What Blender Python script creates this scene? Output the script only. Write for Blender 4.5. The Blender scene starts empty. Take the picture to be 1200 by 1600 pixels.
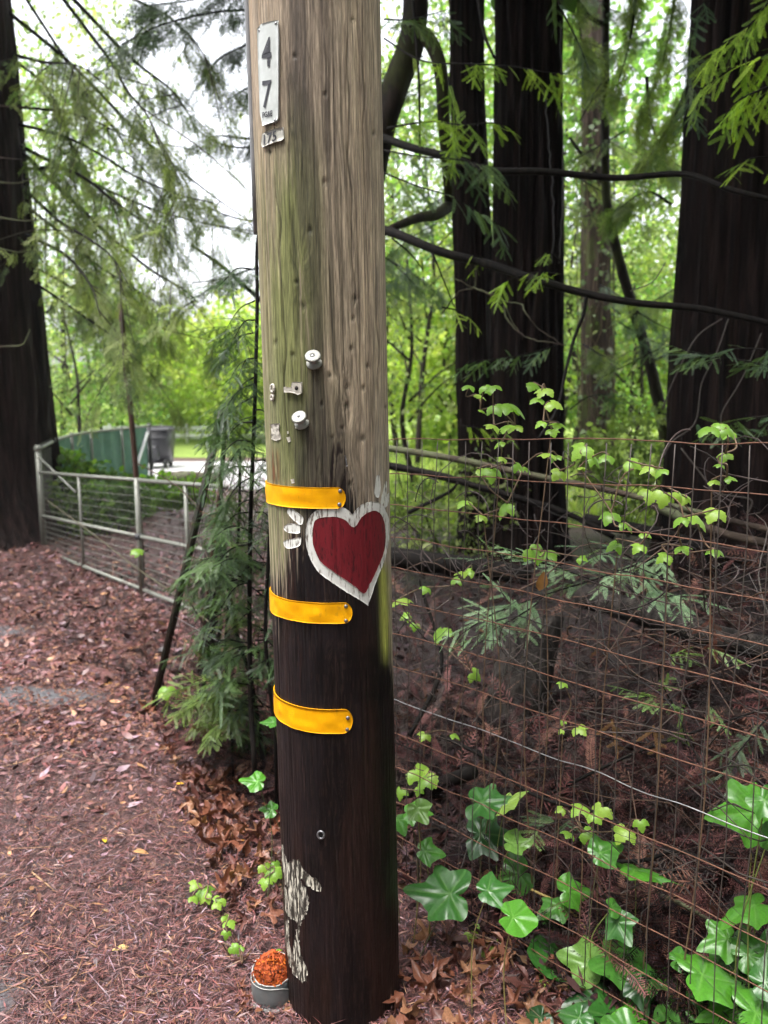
import bpy, math, random
import numpy as np
from mathutils import Vector, Matrix
from mathutils.geometry import delaunay_2d_cdt

# ------------------------------------------------------------------ camera, sky, sun, exposure
SC = bpy.context.scene
COL = SC.collection
EYE, PITCH, F = 1.6, math.radians(8.5), 1200.0
camd = bpy.data.cameras.new('camera')
camd.sensor_fit = 'VERTICAL'; camd.sensor_height = 36.0; camd.sensor_width = 27.0
camd.lens = 27.0; camd.clip_start = 0.05; camd.clip_end = 600
camd.dof.use_dof = True; camd.dof.focus_distance = 1.85; camd.dof.aperture_fstop = 3.4
cam = bpy.data.objects.new('camera', camd); COL.objects.link(cam)
cam.location = (0, 0, EYE); cam.rotation_euler = (math.pi/2 - PITCH, 0, 0)
SC.camera = cam
SUN_EL, SUN_AZ = math.radians(70), math.radians(235)
world = bpy.data.worlds.new('World'); SC.world = world; world.use_nodes = True
wn = world.node_tree; wn.nodes.clear()
sky = wn.nodes.new('ShaderNodeTexSky'); sky.sky_type = 'NISHITA'; sky.sun_disc = False
sky.sun_elevation = SUN_EL; sky.sun_rotation = SUN_AZ
sky.air_density = 1.0; sky.dust_density = 6.0; sky.ozone_density = 1.0
hs = wn.nodes.new('ShaderNodeHueSaturation'); hs.inputs['Saturation'].default_value = 0.22   # overcast
bg = wn.nodes.new('ShaderNodeBackground'); bg.inputs['Strength'].default_value = 0.15
wo = wn.nodes.new('ShaderNodeOutputWorld')
wn.links.new(sky.outputs[0], hs.inputs['Color']); wn.links.new(hs.outputs[0], bg.inputs['Color'])
wn.links.new(bg.outputs[0], wo.inputs[0])
sund = bpy.data.lights.new('sun', 'SUN'); sund.energy = 0.6; sund.angle = math.radians(25)
sund.color = (1.0, 0.97, 0.93)
sun = bpy.data.objects.new('sun', sund); COL.objects.link(sun)
# direction TO the sun (Nishita: rotation 0 looks to +Y, turning clockwise)
sd = Vector((math.sin(SUN_AZ)*math.cos(SUN_EL), math.cos(SUN_AZ)*math.cos(SUN_EL), math.sin(SUN_EL)))
sun.rotation_euler = sd.to_track_quat('Z', 'Y').to_euler()
sun.location = sd*40
vs = SC.view_settings
vs.view_transform = 'Standard'; vs.look = 'None'; vs.gamma = 1; vs.use_curve_mapping = False
vs.exposure = 2.3

rnd = random.Random(47)
rng = np.random.default_rng(47)
PI = math.pi
CP, SP = math.cos(PITCH), math.sin(PITCH)

# ------------------------------------------------------------------ picture <-> place
def ray(px, py):
    cx, cy = (px-600)/F, (800-py)/F
    return np.array([cx, CP+cy*SP, -SP+cy*CP])
def at(px, py, Y):
    d = ray(px, py); t = Y/d[1]
    return np.array([d[0]*t, Y, EYE+d[2]*t])
def grd(px, py, z=0.0):
    d = ray(px, py); t = (z-EYE)/d[2]
    return np.array([d[0]*t, d[1]*t, z])
def colx(px, Y, z):
    return (px-600)/F*(Y*CP-(z-EYE)*SP)
def project(P):
    P = np.asarray(P, float); x = P[..., 0]; y = P[..., 1]; z = P[..., 2]-EYE
    zc = y*CP-z*SP; yc = y*SP+z*CP
    return 600+F*x/zc, 800-F*yc/zc

# ------------------------------------------------------------------ noise
def _h(ix, iy, iz, s):
    n = (ix.astype(np.int64)*374761393 + iy.astype(np.int64)*668265263 + iz.astype(np.int64)*2147483647 + s*144665) & 0xffffffff
    n = ((n ^ (n >> 13))*1274126177) & 0xffffffff
    n = ((n ^ (n >> 16))*2246822519) & 0xffffffff
    return ((n ^ (n >> 15)) & 0xffff)/65535.0
def vn(x, y, z=0.0, s=0):
    x, y, z = np.broadcast_arrays(np.asarray(x, float), np.asarray(y, float), np.asarray(z, float))
    fx, fy, fz = np.floor(x), np.floor(y), np.floor(z)
    u, v, w = x-fx, y-fy, z-fz
    u = u*u*(3-2*u); v = v*v*(3-2*v); w = w*w*(3-2*w)
    r = 0
    for a in (0, 1):
        for b in (0, 1):
            for c in (0, 1):
                k = (u if a else 1-u)*(v if b else 1-v)*(w if c else 1-w)
                r = r+k*_h(fx+a, fy+b, fz+c, s)
    return r
def fbm(x, y, z=0.0, s=0, o=3):
    r, a, t = 0, 1.0, 0
    for k in range(o):
        r = r+a*vn(np.asarray(x)*2**k, np.asarray(y)*2**k, np.asarray(z)*2**k, s+k*17); t += a; a *= .5
    return r/t
def sst(a, b, x):
    t = np.clip((np.asarray(x, float)-a)/(b-a), 0, 1)
    return t*t*(3-2*t)

# ------------------------------------------------------------------ meshes and objects
def make_mesh(name, V, F_, mat, smooth=False, col=None):
    """V (n,3); F_ an (m,k) array or a list of such arrays; col (n,3) colour of the thing itself"""
    V = np.asarray(V, np.float32)
    if not isinstance(F_, (list, tuple)) or (len(F_) and np.ndim(F_[0]) == 1): F_ = [np.asarray(F_)]
    F_ = [np.asarray(f, np.int32) for f in F_ if len(f)]
    me = bpy.data.meshes.new(name)
    me.vertices.add(len(V)); me.vertices.foreach_set('co', V.ravel())
    idx = np.concatenate([f.ravel() for f in F_]); tot = np.concatenate([np.full(len(f), f.shape[1], np.int32) for f in F_])
    me.loops.add(len(idx)); me.loops.foreach_set('vertex_index', idx)
    st = np.concatenate([[0], np.cumsum(tot)[:-1]]).astype(np.int32)
    me.polygons.add(len(tot)); me.polygons.foreach_set('loop_start', st)
    if smooth: me.polygons.foreach_set('use_smooth', np.ones(len(tot), bool))
    me.update(calc_edges=True)
    if col is not None:
        c = np.ones((len(V), 4), np.float32); c[:, :3] = col
        me.color_attributes.new('Col', 'FLOAT_COLOR', 'POINT').data.foreach_set('color', c.ravel())
    if mat: me.materials.append(mat)
    return me
def link(name, me, parent=None, loc=None, rot=None, scale=None):
    o = bpy.data.objects.new(name, me); COL.objects.link(o)
    if loc is not None: o.location = loc
    if rot is not None: o.rotation_euler = rot
    if scale is not None: o.scale = (scale,)*3 if np.isscalar(scale) else scale
    if parent is not None:
        o.parent = parent
        if parent.type == 'EMPTY': o.location = o.location - parent.location
    return o
def obj(name, V, F_, mat, parent=None, smooth=False, col=None):
    return link(name, make_mesh(name, V, F_, mat, smooth, col), parent)
def tag(o, label=None, cat=None, group=None, kind=None):
    if label: o['label'] = label
    if cat: o['category'] = cat
    if group: o['group'] = group
    if kind: o['kind'] = kind
    return o
def thing(name, loc, label, cat, group=None):
    o = bpy.data.objects.new(name, None); COL.objects.link(o); o.location = Vector([float(c) for c in loc])
    o.empty_display_size = .1
    return tag(o, label, cat, group)

class G:
    """gathers pieces into one mesh"""
    def __init__(s): s.V, s.F, s.C, s.n = [], {}, [], 0
    def add(s, V, F_, col=None):
        V = np.asarray(V, float)
        for f in (F_ if isinstance(F_, list) else [F_]):
            f = np.asarray(f)
            if len(f): s.F.setdefault(f.shape[1], []).append(f+s.n)
        s.V.append(V); s.n += len(V)
        if col is not None: s.C.append(np.broadcast_to(np.asarray(col, float), (len(V), 3)))
        return s
    def arrays(s):
        return np.concatenate(s.V), [np.concatenate(v) for v in s.F.values()], (np.concatenate(s.C) if s.C else None)
    def mesh(s, name, mat, smooth=False):
        V, F_, C = s.arrays(); return make_mesh(name, V, F_, mat, smooth, C)
    def obj(s, name, mat, parent=None, smooth=False): return link(name, s.mesh(name, mat, smooth), parent)

def tube(P, r, n=8, cap=True):
    P = np.asarray(P, float); m = len(P); r = np.broadcast_to(np.asarray(r, float), (m,))
    T = np.gradient(P, axis=0); T /= np.linalg.norm(T, axis=1)[:, None]+1e-12
    a = np.array([0, 0, 1.0]) if abs(T[0][2]) < .9 else np.array([1.0, 0, 0])
    u = np.cross(T[0], a); u /= np.linalg.norm(u); U = [u]
    for i in range(1, m):
        u = U[-1]-T[i]*np.dot(U[-1], T[i]); u /= np.linalg.norm(u)+1e-12; U.append(u)
    U = np.array(U); W = np.cross(T, U)
    an = np.arange(n)*2*PI/n
    V = (P[:, None]+r[:, None, None]*(np.cos(an)[None, :, None]*U[:, None]+np.sin(an)[None, :, None]*W[:, None])).reshape(-1, 3)
    i = np.arange(m-1)[:, None]*n; j = np.arange(n)[None]; k = (j+1) % n
    Q = np.stack([i+j, i+k, i+n+k, i+n+j], -1).reshape(-1, 4)
    fs = [Q]
    if cap:
        V = np.vstack([V, P[0], P[-1]]); c0, c1 = m*n, m*n+1
        j = np.arange(n); k = (j+1) % n; b = (m-1)*n
        fs.append(np.concatenate([np.stack([k, j, np.full(n, c0)], 1), np.stack([b+j, b+k, np.full(n, c1)], 1)]))
    return V, fs
def spline(P, per=6):
    """Catmull-Rom through P"""
    P = np.asarray(P, float)
    if len(P) < 3:
        t = np.linspace(0, 1, per+1)[:, None]; return P[0]*(1-t)+P[-1]*t
    Q = np.vstack([2*P[0]-P[1], P, 2*P[-1]-P[-2]]); out = []
    for i in range(1, len(Q)-2):
        t = np.linspace(0, 1, per, endpoint=False)[:, None]
        a, b, c, d = Q[i-1], Q[i], Q[i+1], Q[i+2]
        out.append(.5*(2*b+(c-a)*t+(2*a-5*b+4*c-d)*t**2+(3*b-a-3*c+d)*t**3))
    return np.vstack(out+[P[-1:]])
def box(c, s, R=None, bev=0.0):
    """box with chamfered edges: centre, full size, 3x3 rotation"""
    h = np.asarray(s, float)/2
    if bev <= 0:
        V = np.array([[x, y, z] for x in (-1, 1) for y in (-1, 1) for z in (-1, 1)])*h
        Fq = np.array([[0, 1, 3, 2], [4, 6, 7, 5], [0, 4, 5, 1], [2, 3, 7, 6], [0, 2, 6, 4], [1, 5, 7, 3]])
        fs = [Fq]
    else:
        V, ids = [], {}
        for sx in (-1, 1):
            for sy in (-1, 1):
                for sz in (-1, 1):
                    for ax in range(3):
                        p = np.array([sx, sy, sz])*(h-bev); p[ax] = (sx, sy, sz)[ax]*h[ax]
                        ids[(sx, sy, sz, ax)] = len(V); V.append(p)
        V = np.array(V); q, t = [], []
        for ax in range(3):
            o = [a for a in range(3) if a != ax]
            for sg in (-1, 1):
                f = []
                for (a, b) in ((-1, -1), (1, -1), (1, 1), (-1, 1)):
                    k = [0, 0, 0]; k[ax] = sg; k[o[0]] = a; k[o[1]] = b; f.append(ids[(*k, ax)])
                q.append(f)
            for a in (-1, 1):
                for b in (-1, 1):
                    k0 = [0, 0, 0]; k1 = [0, 0, 0]; k0[ax] = -1; k1[ax] = 1
                    for k in (k0, k1): k[o[0]] = a; k[o[1]] = b
                    q.append([ids[(*k0, o[0])], ids[(*k1, o[0])], ids[(*k1, o[1])], ids[(*k0, o[1])]])
        for sx in (-1, 1):
            for sy in (-1, 1):
                for sz in (-1, 1): t.append([ids[(sx, sy, sz, a)] for a in range(3)])
        fs = [np.array(q), np.array(t)]
    if R is not None: V = V@np.asarray(R).T
    return V+np.asarray(c, float), fs
def lathe(prof, n=16, M3=None, c=(0, 0, 0)):
    """prof [(r,z)] turned round z"""
    prof = np.asarray(prof, float); m = len(prof); a = np.arange(n)*2*PI/n
    V = np.stack([prof[:, None, 0]*np.cos(a), prof[:, None, 0]*np.sin(a), np.repeat(prof[:, None, 1], n, 1)], -1).reshape(-1, 3)
    i = np.arange(m-1)[:, None]*n; j = np.arange(n)[None]; k = (j+1) % n
    Q = np.stack([i+j, i+k, i+n+k, i+n+j], -1).reshape(-1, 4)
    if M3 is not None: V = V@np.asarray(M3).T
    return V+np.asarray(c, float), [Q]
def frames(fwd, up):
    fwd = np.asarray(fwd, float); fwd = fwd/(np.linalg.norm(fwd, axis=-1, keepdims=True)+1e-9)
    s = np.cross(up, fwd); s /= np.linalg.norm(s, axis=-1, keepdims=True)+1e-9
    return np.stack([fwd, s, np.cross(fwd, s)], -1)
def stamp(T, R, P, S):
    """T=(V,F) template; R (N,3,3), P (N,3), S (N,)"""
    TV, TF = T; N = len(P)
    V = (np.einsum('nij,vj->nvi', R, TV)*np.asarray(S).reshape(N, 1, 1)+P[:, None]).reshape(-1, 3)
    F_ = [(f[None]+(np.arange(N)*len(TV))[:, None, None]).reshape(-1, f.shape[1]) for f in (TF if isinstance(TF, list) else [TF])]
    return V, F_
def rand_dirs(n, zbias=0.0, flat=1.0, g=None):
    g = g or rng
    d = g.normal(size=(n, 3)); d[:, 2] = d[:, 2]*flat+zbias
    return d/(np.linalg.norm(d, axis=1)[:, None]+1e-9)

# ------------------------------------------------------------------ materials
def newmat(name):
    m = bpy.data.materials.new(name); m.use_nodes = True; nt = m.node_tree
    return m, nt, nt.nodes['Principled BSDF'], nt.nodes['Material Output']
def nd(nt, typ, **kw):
    n = nt.nodes.new(typ)
    for k, v in kw.items():
        if k in n.inputs.keys() if isinstance(k, str) else False: n.inputs[k].default_value = v
        else: setattr(n, k, v)
    return n
def noise(nt, vec, scale, detail=4, rough=.6, dist=0.0):
    n = nt.nodes.new('ShaderNodeTexNoise'); n.inputs['Scale'].default_value = scale; n.inputs['Detail'].default_value = detail
    n.inputs['Roughness'].default_value = rough; n.inputs['Distortion'].default_value = dist
    if vec is not None: nt.links.new(vec, n.inputs['Vector'])
    return n.outputs['Fac']
def coords(nt, scale=(1, 1, 1), kind='Object'):
    tc = nt.nodes.new('ShaderNodeTexCoord'); mp = nt.nodes.new('ShaderNodeMapping'); mp.inputs['Scale'].default_value = scale
    nt.links.new(tc.outputs[kind], mp.inputs['Vector']); return mp.outputs[0]
def ramp(nt, fac, stops):
    r = nt.nodes.new('ShaderNodeValToRGB'); e = r.color_ramp.elements
    while len(e) < len(stops): e.new(.5)
    for k, (p, c) in zip(e, stops):
        k.position = p; k.color = (*c, 1) if not np.isscalar(c) else (c, c, c, 1)
    nt.links.new(fac, r.inputs[0]); return r.outputs[0]
def mixc(nt, fac, a, b, mode='MIX'):
    m = nt.nodes.new('ShaderNodeMix'); m.data_type = 'RGBA'; m.blend_type = mode
    for s, v in ((m.inputs[0], fac), (m.inputs[6], a), (m.inputs[7], b)):
        if isinstance(v, bpy.types.NodeSocket): nt.links.new(v, s)
        else: s.default_value = v if np.isscalar(v) else (*v, 1)
    return m.outputs[2]
def bump(nt, h, strength, dist, bsdf):
    b = nt.nodes.new('ShaderNodeBump'); b.inputs['Strength'].default_value = strength; b.inputs['Distance'].default_value = dist
    nt.links.new(h, b.inputs['Height']); nt.links.new(b.outputs[0], bsdf.inputs['Normal'])
def plain(name, c, rough=.6, metal=0.0, var=.25, scale=30, bmp=.0, spec=.5, c2=None, sc3=(1, 1, 1)):
    m, nt, b, o = newmat(name); v = coords(nt, sc3)
    n = noise(nt, v, scale)
    c2 = c2 or tuple(k*(1-var) for k in c)
    lo, hi = (c2, c)
    nt.links.new(ramp(nt, n, [(.3, lo), (.7, hi)]), b.inputs['Base Color'])
    b.inputs['Roughness'].default_value = rough; b.inputs['Metallic'].default_value = metal
    b.inputs['Specular IOR Level'].default_value = spec
    if bmp: bump(nt, noise(nt, v, scale*2), bmp, .01, b)
    return m
def leafmat(name, rough=.45, trans=.4, spec=.4, glow=1.0, var=.3, scale=14):
    """thin leaf: colour from the piece's own Col attribute, part of the light passes through"""
    m, nt, b, o = newmat(name)
    at_ = nt.nodes.new('ShaderNodeAttribute'); at_.attribute_name = 'Col'
    v = coords(nt, (1, 1, 1)); n = noise(nt, v, scale, 3)
    c = mixc(nt, 1.0, at_.outputs['Color'], ramp(nt, n, [(.25, 1-var), (.75, 1+var)]), 'MULTIPLY')
    nt.links.new(c, b.inputs['Base Color'])
    b.inputs['Roughness'].default_value = rough; b.inputs['Specular IOR Level'].default_value = spec
    if trans > 0:
        t = nt.nodes.new('ShaderNodeBsdfTranslucent'); nt.links.new(mixc(nt, 1.0, c, (1.1*glow, 1.25*glow, .6*glow), 'MULTIPLY'), t.inputs['Color'])
        mx = nt.nodes.new('ShaderNodeMixShader'); mx.inputs[0].default_value = trans
        nt.links.new(b.outputs[0], mx.inputs[1]); nt.links.new(t.outputs[0], mx.inputs[2]); nt.links.new(mx.outputs[0], o.inputs[0])
    return m
def barkmat(name, c_lo, c_hi, sxy=22, sz=1.6, rough=.8, bmp=.8, dist=.02, moss=None):
    m, nt, b, o = newmat(name); v = coords(nt, (sxy, sxy, sz))
    n = noise(nt, v, 1.0, 6, .65, .4)
    c = ramp(nt, n, [(.34, c_lo), (.5, tuple(a*.7+b_*.3 for a, b_ in zip(c_lo, c_hi))), (.68, c_hi)])
    if moss:
        n2 = noise(nt, coords(nt, (2, 2, 1.2)), 1.5, 4); k = ramp(nt, n2, [(.5, 0.0), (.62, 1.0)])
        c = mixc(nt, k, c, moss)
    nt.links.new(c, b.inputs['Base Color']); b.inputs['Roughness'].default_value = rough
    b.inputs['Specular IOR Level'].default_value = .15
    bump(nt, n, bmp, dist, b)
    return m
M = {}
M['needle'] = leafmat('redwood_needles', .42, .35, .45)
M['leaf'] = leafmat('broad_leaves', .5, .5, .3, 1.15)
M['vine_leaf'] = leafmat('young_vine_leaves', .38, .5, .45, 1.2, .2, 30)
M['ivy'] = leafmat('wet_ivy', .33, .16, .42, 1.0, .22, 25)
M['dead'] = leafmat('dead_leaves', .42, .12, .35, .9, .35, 40)
M['brush'] = leafmat('dead_brush', .6, .10, .15, .9, .4, 40)
M['needle_lit'] = leafmat('backlit_needles', .5, .55, .3, 1.25)  # brighter, more translucent copy of the needles for backlit sprays
M['litter'] = leafmat('wet_litter', .42, 0.0, .38, 1, .35, 60)
M['stem'] = leafmat('stems', .55, 0.0, .4, 1, .35, 40)
M['bark'] = barkmat('redwood_bark', (.0028, .0023, .0028), (.032, .018, .0155), 22, 1.0, .8, 1.0, .05)
M['bark_warm'] = barkmat('redwood_bark_brown', (.010, .007, .007), (.055, .034, .031), 20, 1.0, .85, 1.0, .05)
M['bark_grey'] = barkmat('grey_bark', (.035, .026, .021), (.10, .072, .058), 20, 1.4, .85, .8, .02, (.07, .08, .03))
M['limb'] = barkmat('limb_bark', (.004, .0035, .0035), (.016, .012, .010), 40, 6, .75, .6, .005)
M['moss_limb'] = barkmat('mossy_limb', (.009, .007, .006), (.032, .022, .017), 25, 4, .8, .8, .01, (.035, .040, .012))
M['log'] = barkmat('fallen_log', (.03, .022, .018), (.11, .08, .06), 9, 9, .75, .8, .02, (.10, .11, .06))
M['post_wood'] = barkmat('weathered_post', (.007, .006, .0055), (.055, .046, .041), 34, 1.5, .8, 1.0, .02)
M['rust_wire'] = plain('rusty_wire', (.15, .062, .034), .65, .2, .5, 60)
M['grey_wire'] = plain('dull_wire', (.075, .06, .052), .6, .25, .4, 60)
M['zinc_wire'] = plain('bright_wire', (.26, .26, .27), .35, .7, .2, 60)
M['galv'] = plain('galvanized_pipe', (.22, .225, .195), .5, .25, .3, 14)
M['post_paint'] = plain('t_post_paint', (.012, .022, .014), .5, .1, .5, 25, c2=(.03, .018, .010))
M['rust_pipe'] = plain('rusty_pipe', (.085, .042, .028), .7, .1, .5, 18)
M['fabric'] = plain('green_screen_fabric', (.13, .27, .20), .8, 0, .25, 8)
M['bin'] = plain('grey_plastic', (.035, .035, .04), .45, 0, .2, 10)
M['bin_dark'] = plain('dark_plastic', (.028, .028, .032), .45, 0, .2, 10)
M['rubber'] = plain('rubber', (.015, .015, .016), .7)
M['white_board'] = plain('white_paint', (.6, .61, .62), .6, 0, .1, 4)
M['stone'] = plain('pale_stone', (.30, .27, .25), .6, 0, .35, 25, .4)
M['nailm'] = plain('nail_metal', (.25, .25, .26), .4, .8, .3, 80)
M['plastic_grey'] = plain('weathered_plastic', (.29, .29, .26), .5, 0, .3, 60, .15)
M['dark_hole'] = plain('dark_hole', (.012, .010, .009), .9)
M['ink'] = plain('black_ink', (.02, .02, .028), .5)
# ------------------------------------------------------------------ the utility pole
PY = 1.88
_rows = [(0, 389, 591), (400, 402, 607), (760, 418, 611), (1100, 432, 617), (1500, 445, 623)]
_z, _x, _r = [], [], []
for (row, l, r_) in _rows:
    p = at((l+r_)/2, row, PY); zc = PY*CP-(p[2]-EYE)*SP
    rr = (r_-l)/2/F*zc
    for _ in range(4): rr = (r_-l)/2/F*zc*math.sqrt(1-(rr/PY)**2)
    _z.append(p[2]); _x.append(p[0]); _r.append(rr)
PXF = np.polyfit(_z, _x, 1); PRF = np.polyfit(_z, _r, 1)
def pole_c(z): return np.polyval(PXF, z)
def pole_r(z): return np.polyval(PRF, z)
# grid of the trunk: dense on the side that shows
th_f = np.linspace(-1.95, 1.95, 330); th_b = np.linspace(1.95, 2*PI-1.95, 40)[1:-1]
TH = np.concatenate([th_f, th_b])
ZZ = np.concatenate([np.linspace(-.3, -.02, 6), np.linspace(0, 2.56, 660), np.linspace(2.62, 7.2, 24)])
tg, zg = np.meshgrid(TH, ZZ)
ta = np.where(tg > PI, tg-2*PI, tg)
g_ = np.random.default_rng(5)
knots = [(.36, 1.49, .03), (.30, 1.62, .02), (-.25, 1.86, .02), (.1, 1.05, .02), (-.42, 2.22, .035), (.2, .62, .03)]
warp = (vn(ta*5, zg*1.3, 0, 3)-.5)*1.4+(vn(ta*12, zg*4.5, 0, 4)-.5)*.7+(vn(ta*24, zg*14, 0, 6)-.5)*.22
for (tk, zk, s) in knots:
    d2 = ((ta-tk)*.15/s)**2+((zg-zk)/(s*2.4))**2
    warp += np.sign(ta-tk)*1.6*np.exp(-d2)*np.clip(np.abs(ta-tk)*20, 0, 1)
gx = ta*26+warp*2.2
grain = fbm(gx, zg*4.5, 0, 11, 3)
fine = fbm(gx*2.6, zg*15.0, 0, 31, 2)
disp = -(grain)*.0022-(fine)*.0011
crack = np.zeros_like(disp)
for k in range(75):
    tc = g_.uniform(-1.7, 1.7); z0 = g_.uniform(.0, 2.5); ln = g_.uniform(.12, .9); w = g_.uniform(.006, .013)
    mid = tc+(vn(zg*3, k, 0, 77)-.5)*.07+.03*warp
    f = sst(0, .3, (zg-z0)/ln)*sst(0, .3, (z0+ln-zg)/ln)*g_.uniform(.35, 1)
    crack = np.maximum(crack, f*np.exp(-((ta-mid)/w)**2))
# long checks of the photograph: at (480,300-560) and others
for (px, r0, r1, w) in [(456, 330, 560, .016), (500, 0, 420, .009), (575, 40, 700, .007), (432, 60, 760, .008), (548, 100, 520, .008),
                        (490, 1200, 1290, .010), (525, 80, 300, .010), (590, 0, 600, .006)]:
    pass
dents = np.zeros_like(disp)
disp = disp-crack*.0026
P0 = np.stack([pole_c(zg)+pole_r(zg)*np.sin(ta), PY-pole_r(zg)*np.cos(ta), zg], -1)
qx, qy = project(P0)
front = np.abs(ta) < 1.6
for (px, r0, r1, w) in [(456, 300, 560, 4.0), (478, 240, 330, 3), (540, 30, 500, 1.3), (565, 60, 330, 1.2), (432, 260, 740, 1.4), (587, 420, 640, 1.3), (489, 1195, 1262, 1.8)]:
    c = np.exp(-((qx-px-(qy-r0)*.035-(vn(qy*.02, px, 0, 9)-.5)*8)/w)**2)*sst(r0, r0+50, qy)*(1-sst(r1-50, r1, qy))*front
    crack = np.maximum(crack, c*.8); disp = disp-c*.0026
for (px, py, s) in [(543, 605, 4), (569, 606, 3), (543, 634, 4), (553, 497, 3), (557, 466, 4), (550, 545, 3), (576, 572, 3), (474, 478, 4), (430, 535, 3), (515, 587, 3), (503, 632, 3), (548, 757, 3.5),
                    (460, 87, 3), (508, 285, 4), (484, 360, 4), (553, 30, 3), (536, 670, 3), (568, 685, 4), (421, 237, 3), (462, 440, 3), (520, 684, 2.5), (604, 636, 2), (586, 208, 3), (508, 147, 3), (457, 555, 4)]:
    c = np.exp(-((qx-px)/s)**2-((qy-py)/(s*1.5))**2)*front
    c = c*sst(.25,.6,vn(qx*.45,qy*.25,px,41)+.25); dents = np.maximum(dents, c); disp = disp-c*.003
# ---- colour of the wood: bare grey-tan, algae, tar treatment, lichen, plus painted side light
_rl = np.interp(qy, [r[0] for r in _rows], [r[1] for r in _rows]); _rr = np.interp(qy, [r[0] for r in _rows], [r[2] for r in _rows]); u = (qx-_rl)/(_rr-_rl); u = np.where(front, np.clip(u, 0, 1), np.where(ta > 0, 1.0, 0.0))
st1 = fbm(gx*.9, zg*1.1, 0, 51, 3); st2 = fbm(gx*2.6, zg*2.0, 0, 61, 2); bl = fbm(ta*4, zg*3, 0, 71, 3); bl2 = fbm(ta*9, zg*7, 0, 81, 3)
def lerp(a, b, k): return a+(np.asarray(b, float)-a)*k[..., None]
C = np.zeros(P0.shape)+np.array([.285, .225, .165])
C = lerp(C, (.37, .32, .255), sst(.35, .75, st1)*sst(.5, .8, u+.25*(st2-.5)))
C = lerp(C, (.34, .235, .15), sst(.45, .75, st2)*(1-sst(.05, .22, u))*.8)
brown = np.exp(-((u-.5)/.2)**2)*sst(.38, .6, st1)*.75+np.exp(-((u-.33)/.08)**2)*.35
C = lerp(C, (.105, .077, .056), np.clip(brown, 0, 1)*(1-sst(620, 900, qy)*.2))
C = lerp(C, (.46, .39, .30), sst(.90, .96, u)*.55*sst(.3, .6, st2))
alg = np.exp(-((u-.27)/.25)**2)*sst(120, 360, qy+140*(bl-.5))*(1-sst(700, 860, qy))*sst(.18, .55, bl*.6+st1*.4)
C = lerp(C, (.135, .145, .050), np.clip(alg*1.35, 0, .94))
alg2 = (1-sst(.10, .2, u+.1*(st2-.5)))*sst(480, 640, qy)*(1-sst(860, 980, qy))*sst(.3, .5, st2)
C = lerp(C, (.155, .16, .075), np.clip(alg2, 0, .8))
stain = np.exp(-((u-.34)/.15)**2)*sst(520, 680, qy+60*(bl-.5))+np.exp(-((u-.56)/.17)**2)*sst(610, 740, qy+90*(st1-.5))+.7*np.exp(-((u-.43)/.05)**2)*sst(430, 560, qy)
C = lerp(C, (.030, .026, .020), np.clip(stain*(.35+.9*bl2), 0, .85))
edge = 815+95*np.exp(-((u-.05)/.13)**2)+250*sst(.90, 1.0, u)+50*(st1-.5)-60*np.exp(-((u-.55)/.15)**2)
C = C*1.12
dk = np.exp(-((u-.52)/.17)**2)*sst(.30, .62, st1*.6+bl*.4)+.8*np.exp(-((u-.36)/.05)**2)*sst(.35, .6, bl)  # dark streaks, with the dimmer light on the camera side painted in
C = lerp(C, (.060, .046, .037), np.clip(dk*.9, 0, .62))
C = lerp(C, (.44, .35, .235), sst(.56, .82, u+.12*(st2-.5))*(1-sst(560, 800, qy))*sst(.25, .6, st1*.5+fine*.5)*.75)  # right side lightened in colour for light coming from the sides
line = sst(.54, .70, fbm(gx*1.7, zg*3.2, 3, 151, 2))
C = C*(1-.28*line)[..., None]
tar = sst(-24, 22, qy-edge+190*(st2-.5)+60*(fine-.5))
tarc = lerp(np.zeros(P0.shape)+np.array([.0078, .0064, .0070]), (.045, .018, .013), np.clip(sst(.56, .8, bl2*.5+st2*.5)*.9*(np.exp(-((u-.2)/.2)**2)*(1-sst(1080, 1200, qy))+np.exp(-((u-.40)/.25)**2)*sst(1390, 1430, qy)*(1-sst(1520, 1570, qy))+.25), 0, 1))
tarc = lerp(tarc, (.034, .019, .0145), sst(.45, .7, fbm(ta*3, zg*2.2, 5, 201, 3))*.8)
tarc = lerp(tarc, (.022, .019, .022), sst(.5, .7, fbm(ta*2.5, zg*3.5, 9, 211, 3))*.7)
tarc = lerp(tarc, (.003, .0028, .0032), sst(1000, 1030, qy)*(1-sst(1085, 1110, qy))*sst(.3, .4, u)*.6)
tarc = lerp(tarc, (.055, .04, .033), sst(.70, .78, vn(gx*5, zg*38, 2, 221))*.55)
tarc = lerp(tarc, (.03, .021, .018), sst(.66, .8, st2)*.5*(1-sst(950, 1150, qy)))
tarc = lerp(tarc, (.07, .024, .011), sst(.74, .86, fbm(gx*4, zg*6, 0, 91, 2))*np.exp(-((u-.14)/.08)**2)*sst(860, 930, qy)*(1-sst(1080, 1130, qy)))
C = C*(1-tar[..., None])+tarc*np.array([.50, .40, .39])*tar[..., None]
lich = np.exp(-((u-.935)/.035)**2)*sst(865, 905, qy)*(1-sst(1000, 1050, qy))*sst(.15, .45, st2+.2)
C = lerp(C, (.36, .38, .08), np.clip(lich*1.1, 0, .95))
rust = np.exp(-((u-.06)/.035)**2)*sst(690, 720, qy)*(1-sst(745, 762, qy))*sst(.4, .55, st2)
C = lerp(C, (.12, .03, .010), np.clip(rust, 0, .85))
C = lerp(C, (.012, .010, .008), np.clip(crack*.7+dents*.6, 0, .92))
C *= (.62+.76*fine)[..., None]
P3 = np.stack([pole_c(zg)+(pole_r(zg)+disp)*np.sin(ta), PY-(pole_r(zg)+disp)*np.cos(ta), zg], -1)
nz, nt_ = zg.shape
i = np.arange(nz-1)[:, None]*nt_; j = np.arange(nt_)[None]; k = (j+1) % nt_
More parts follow.
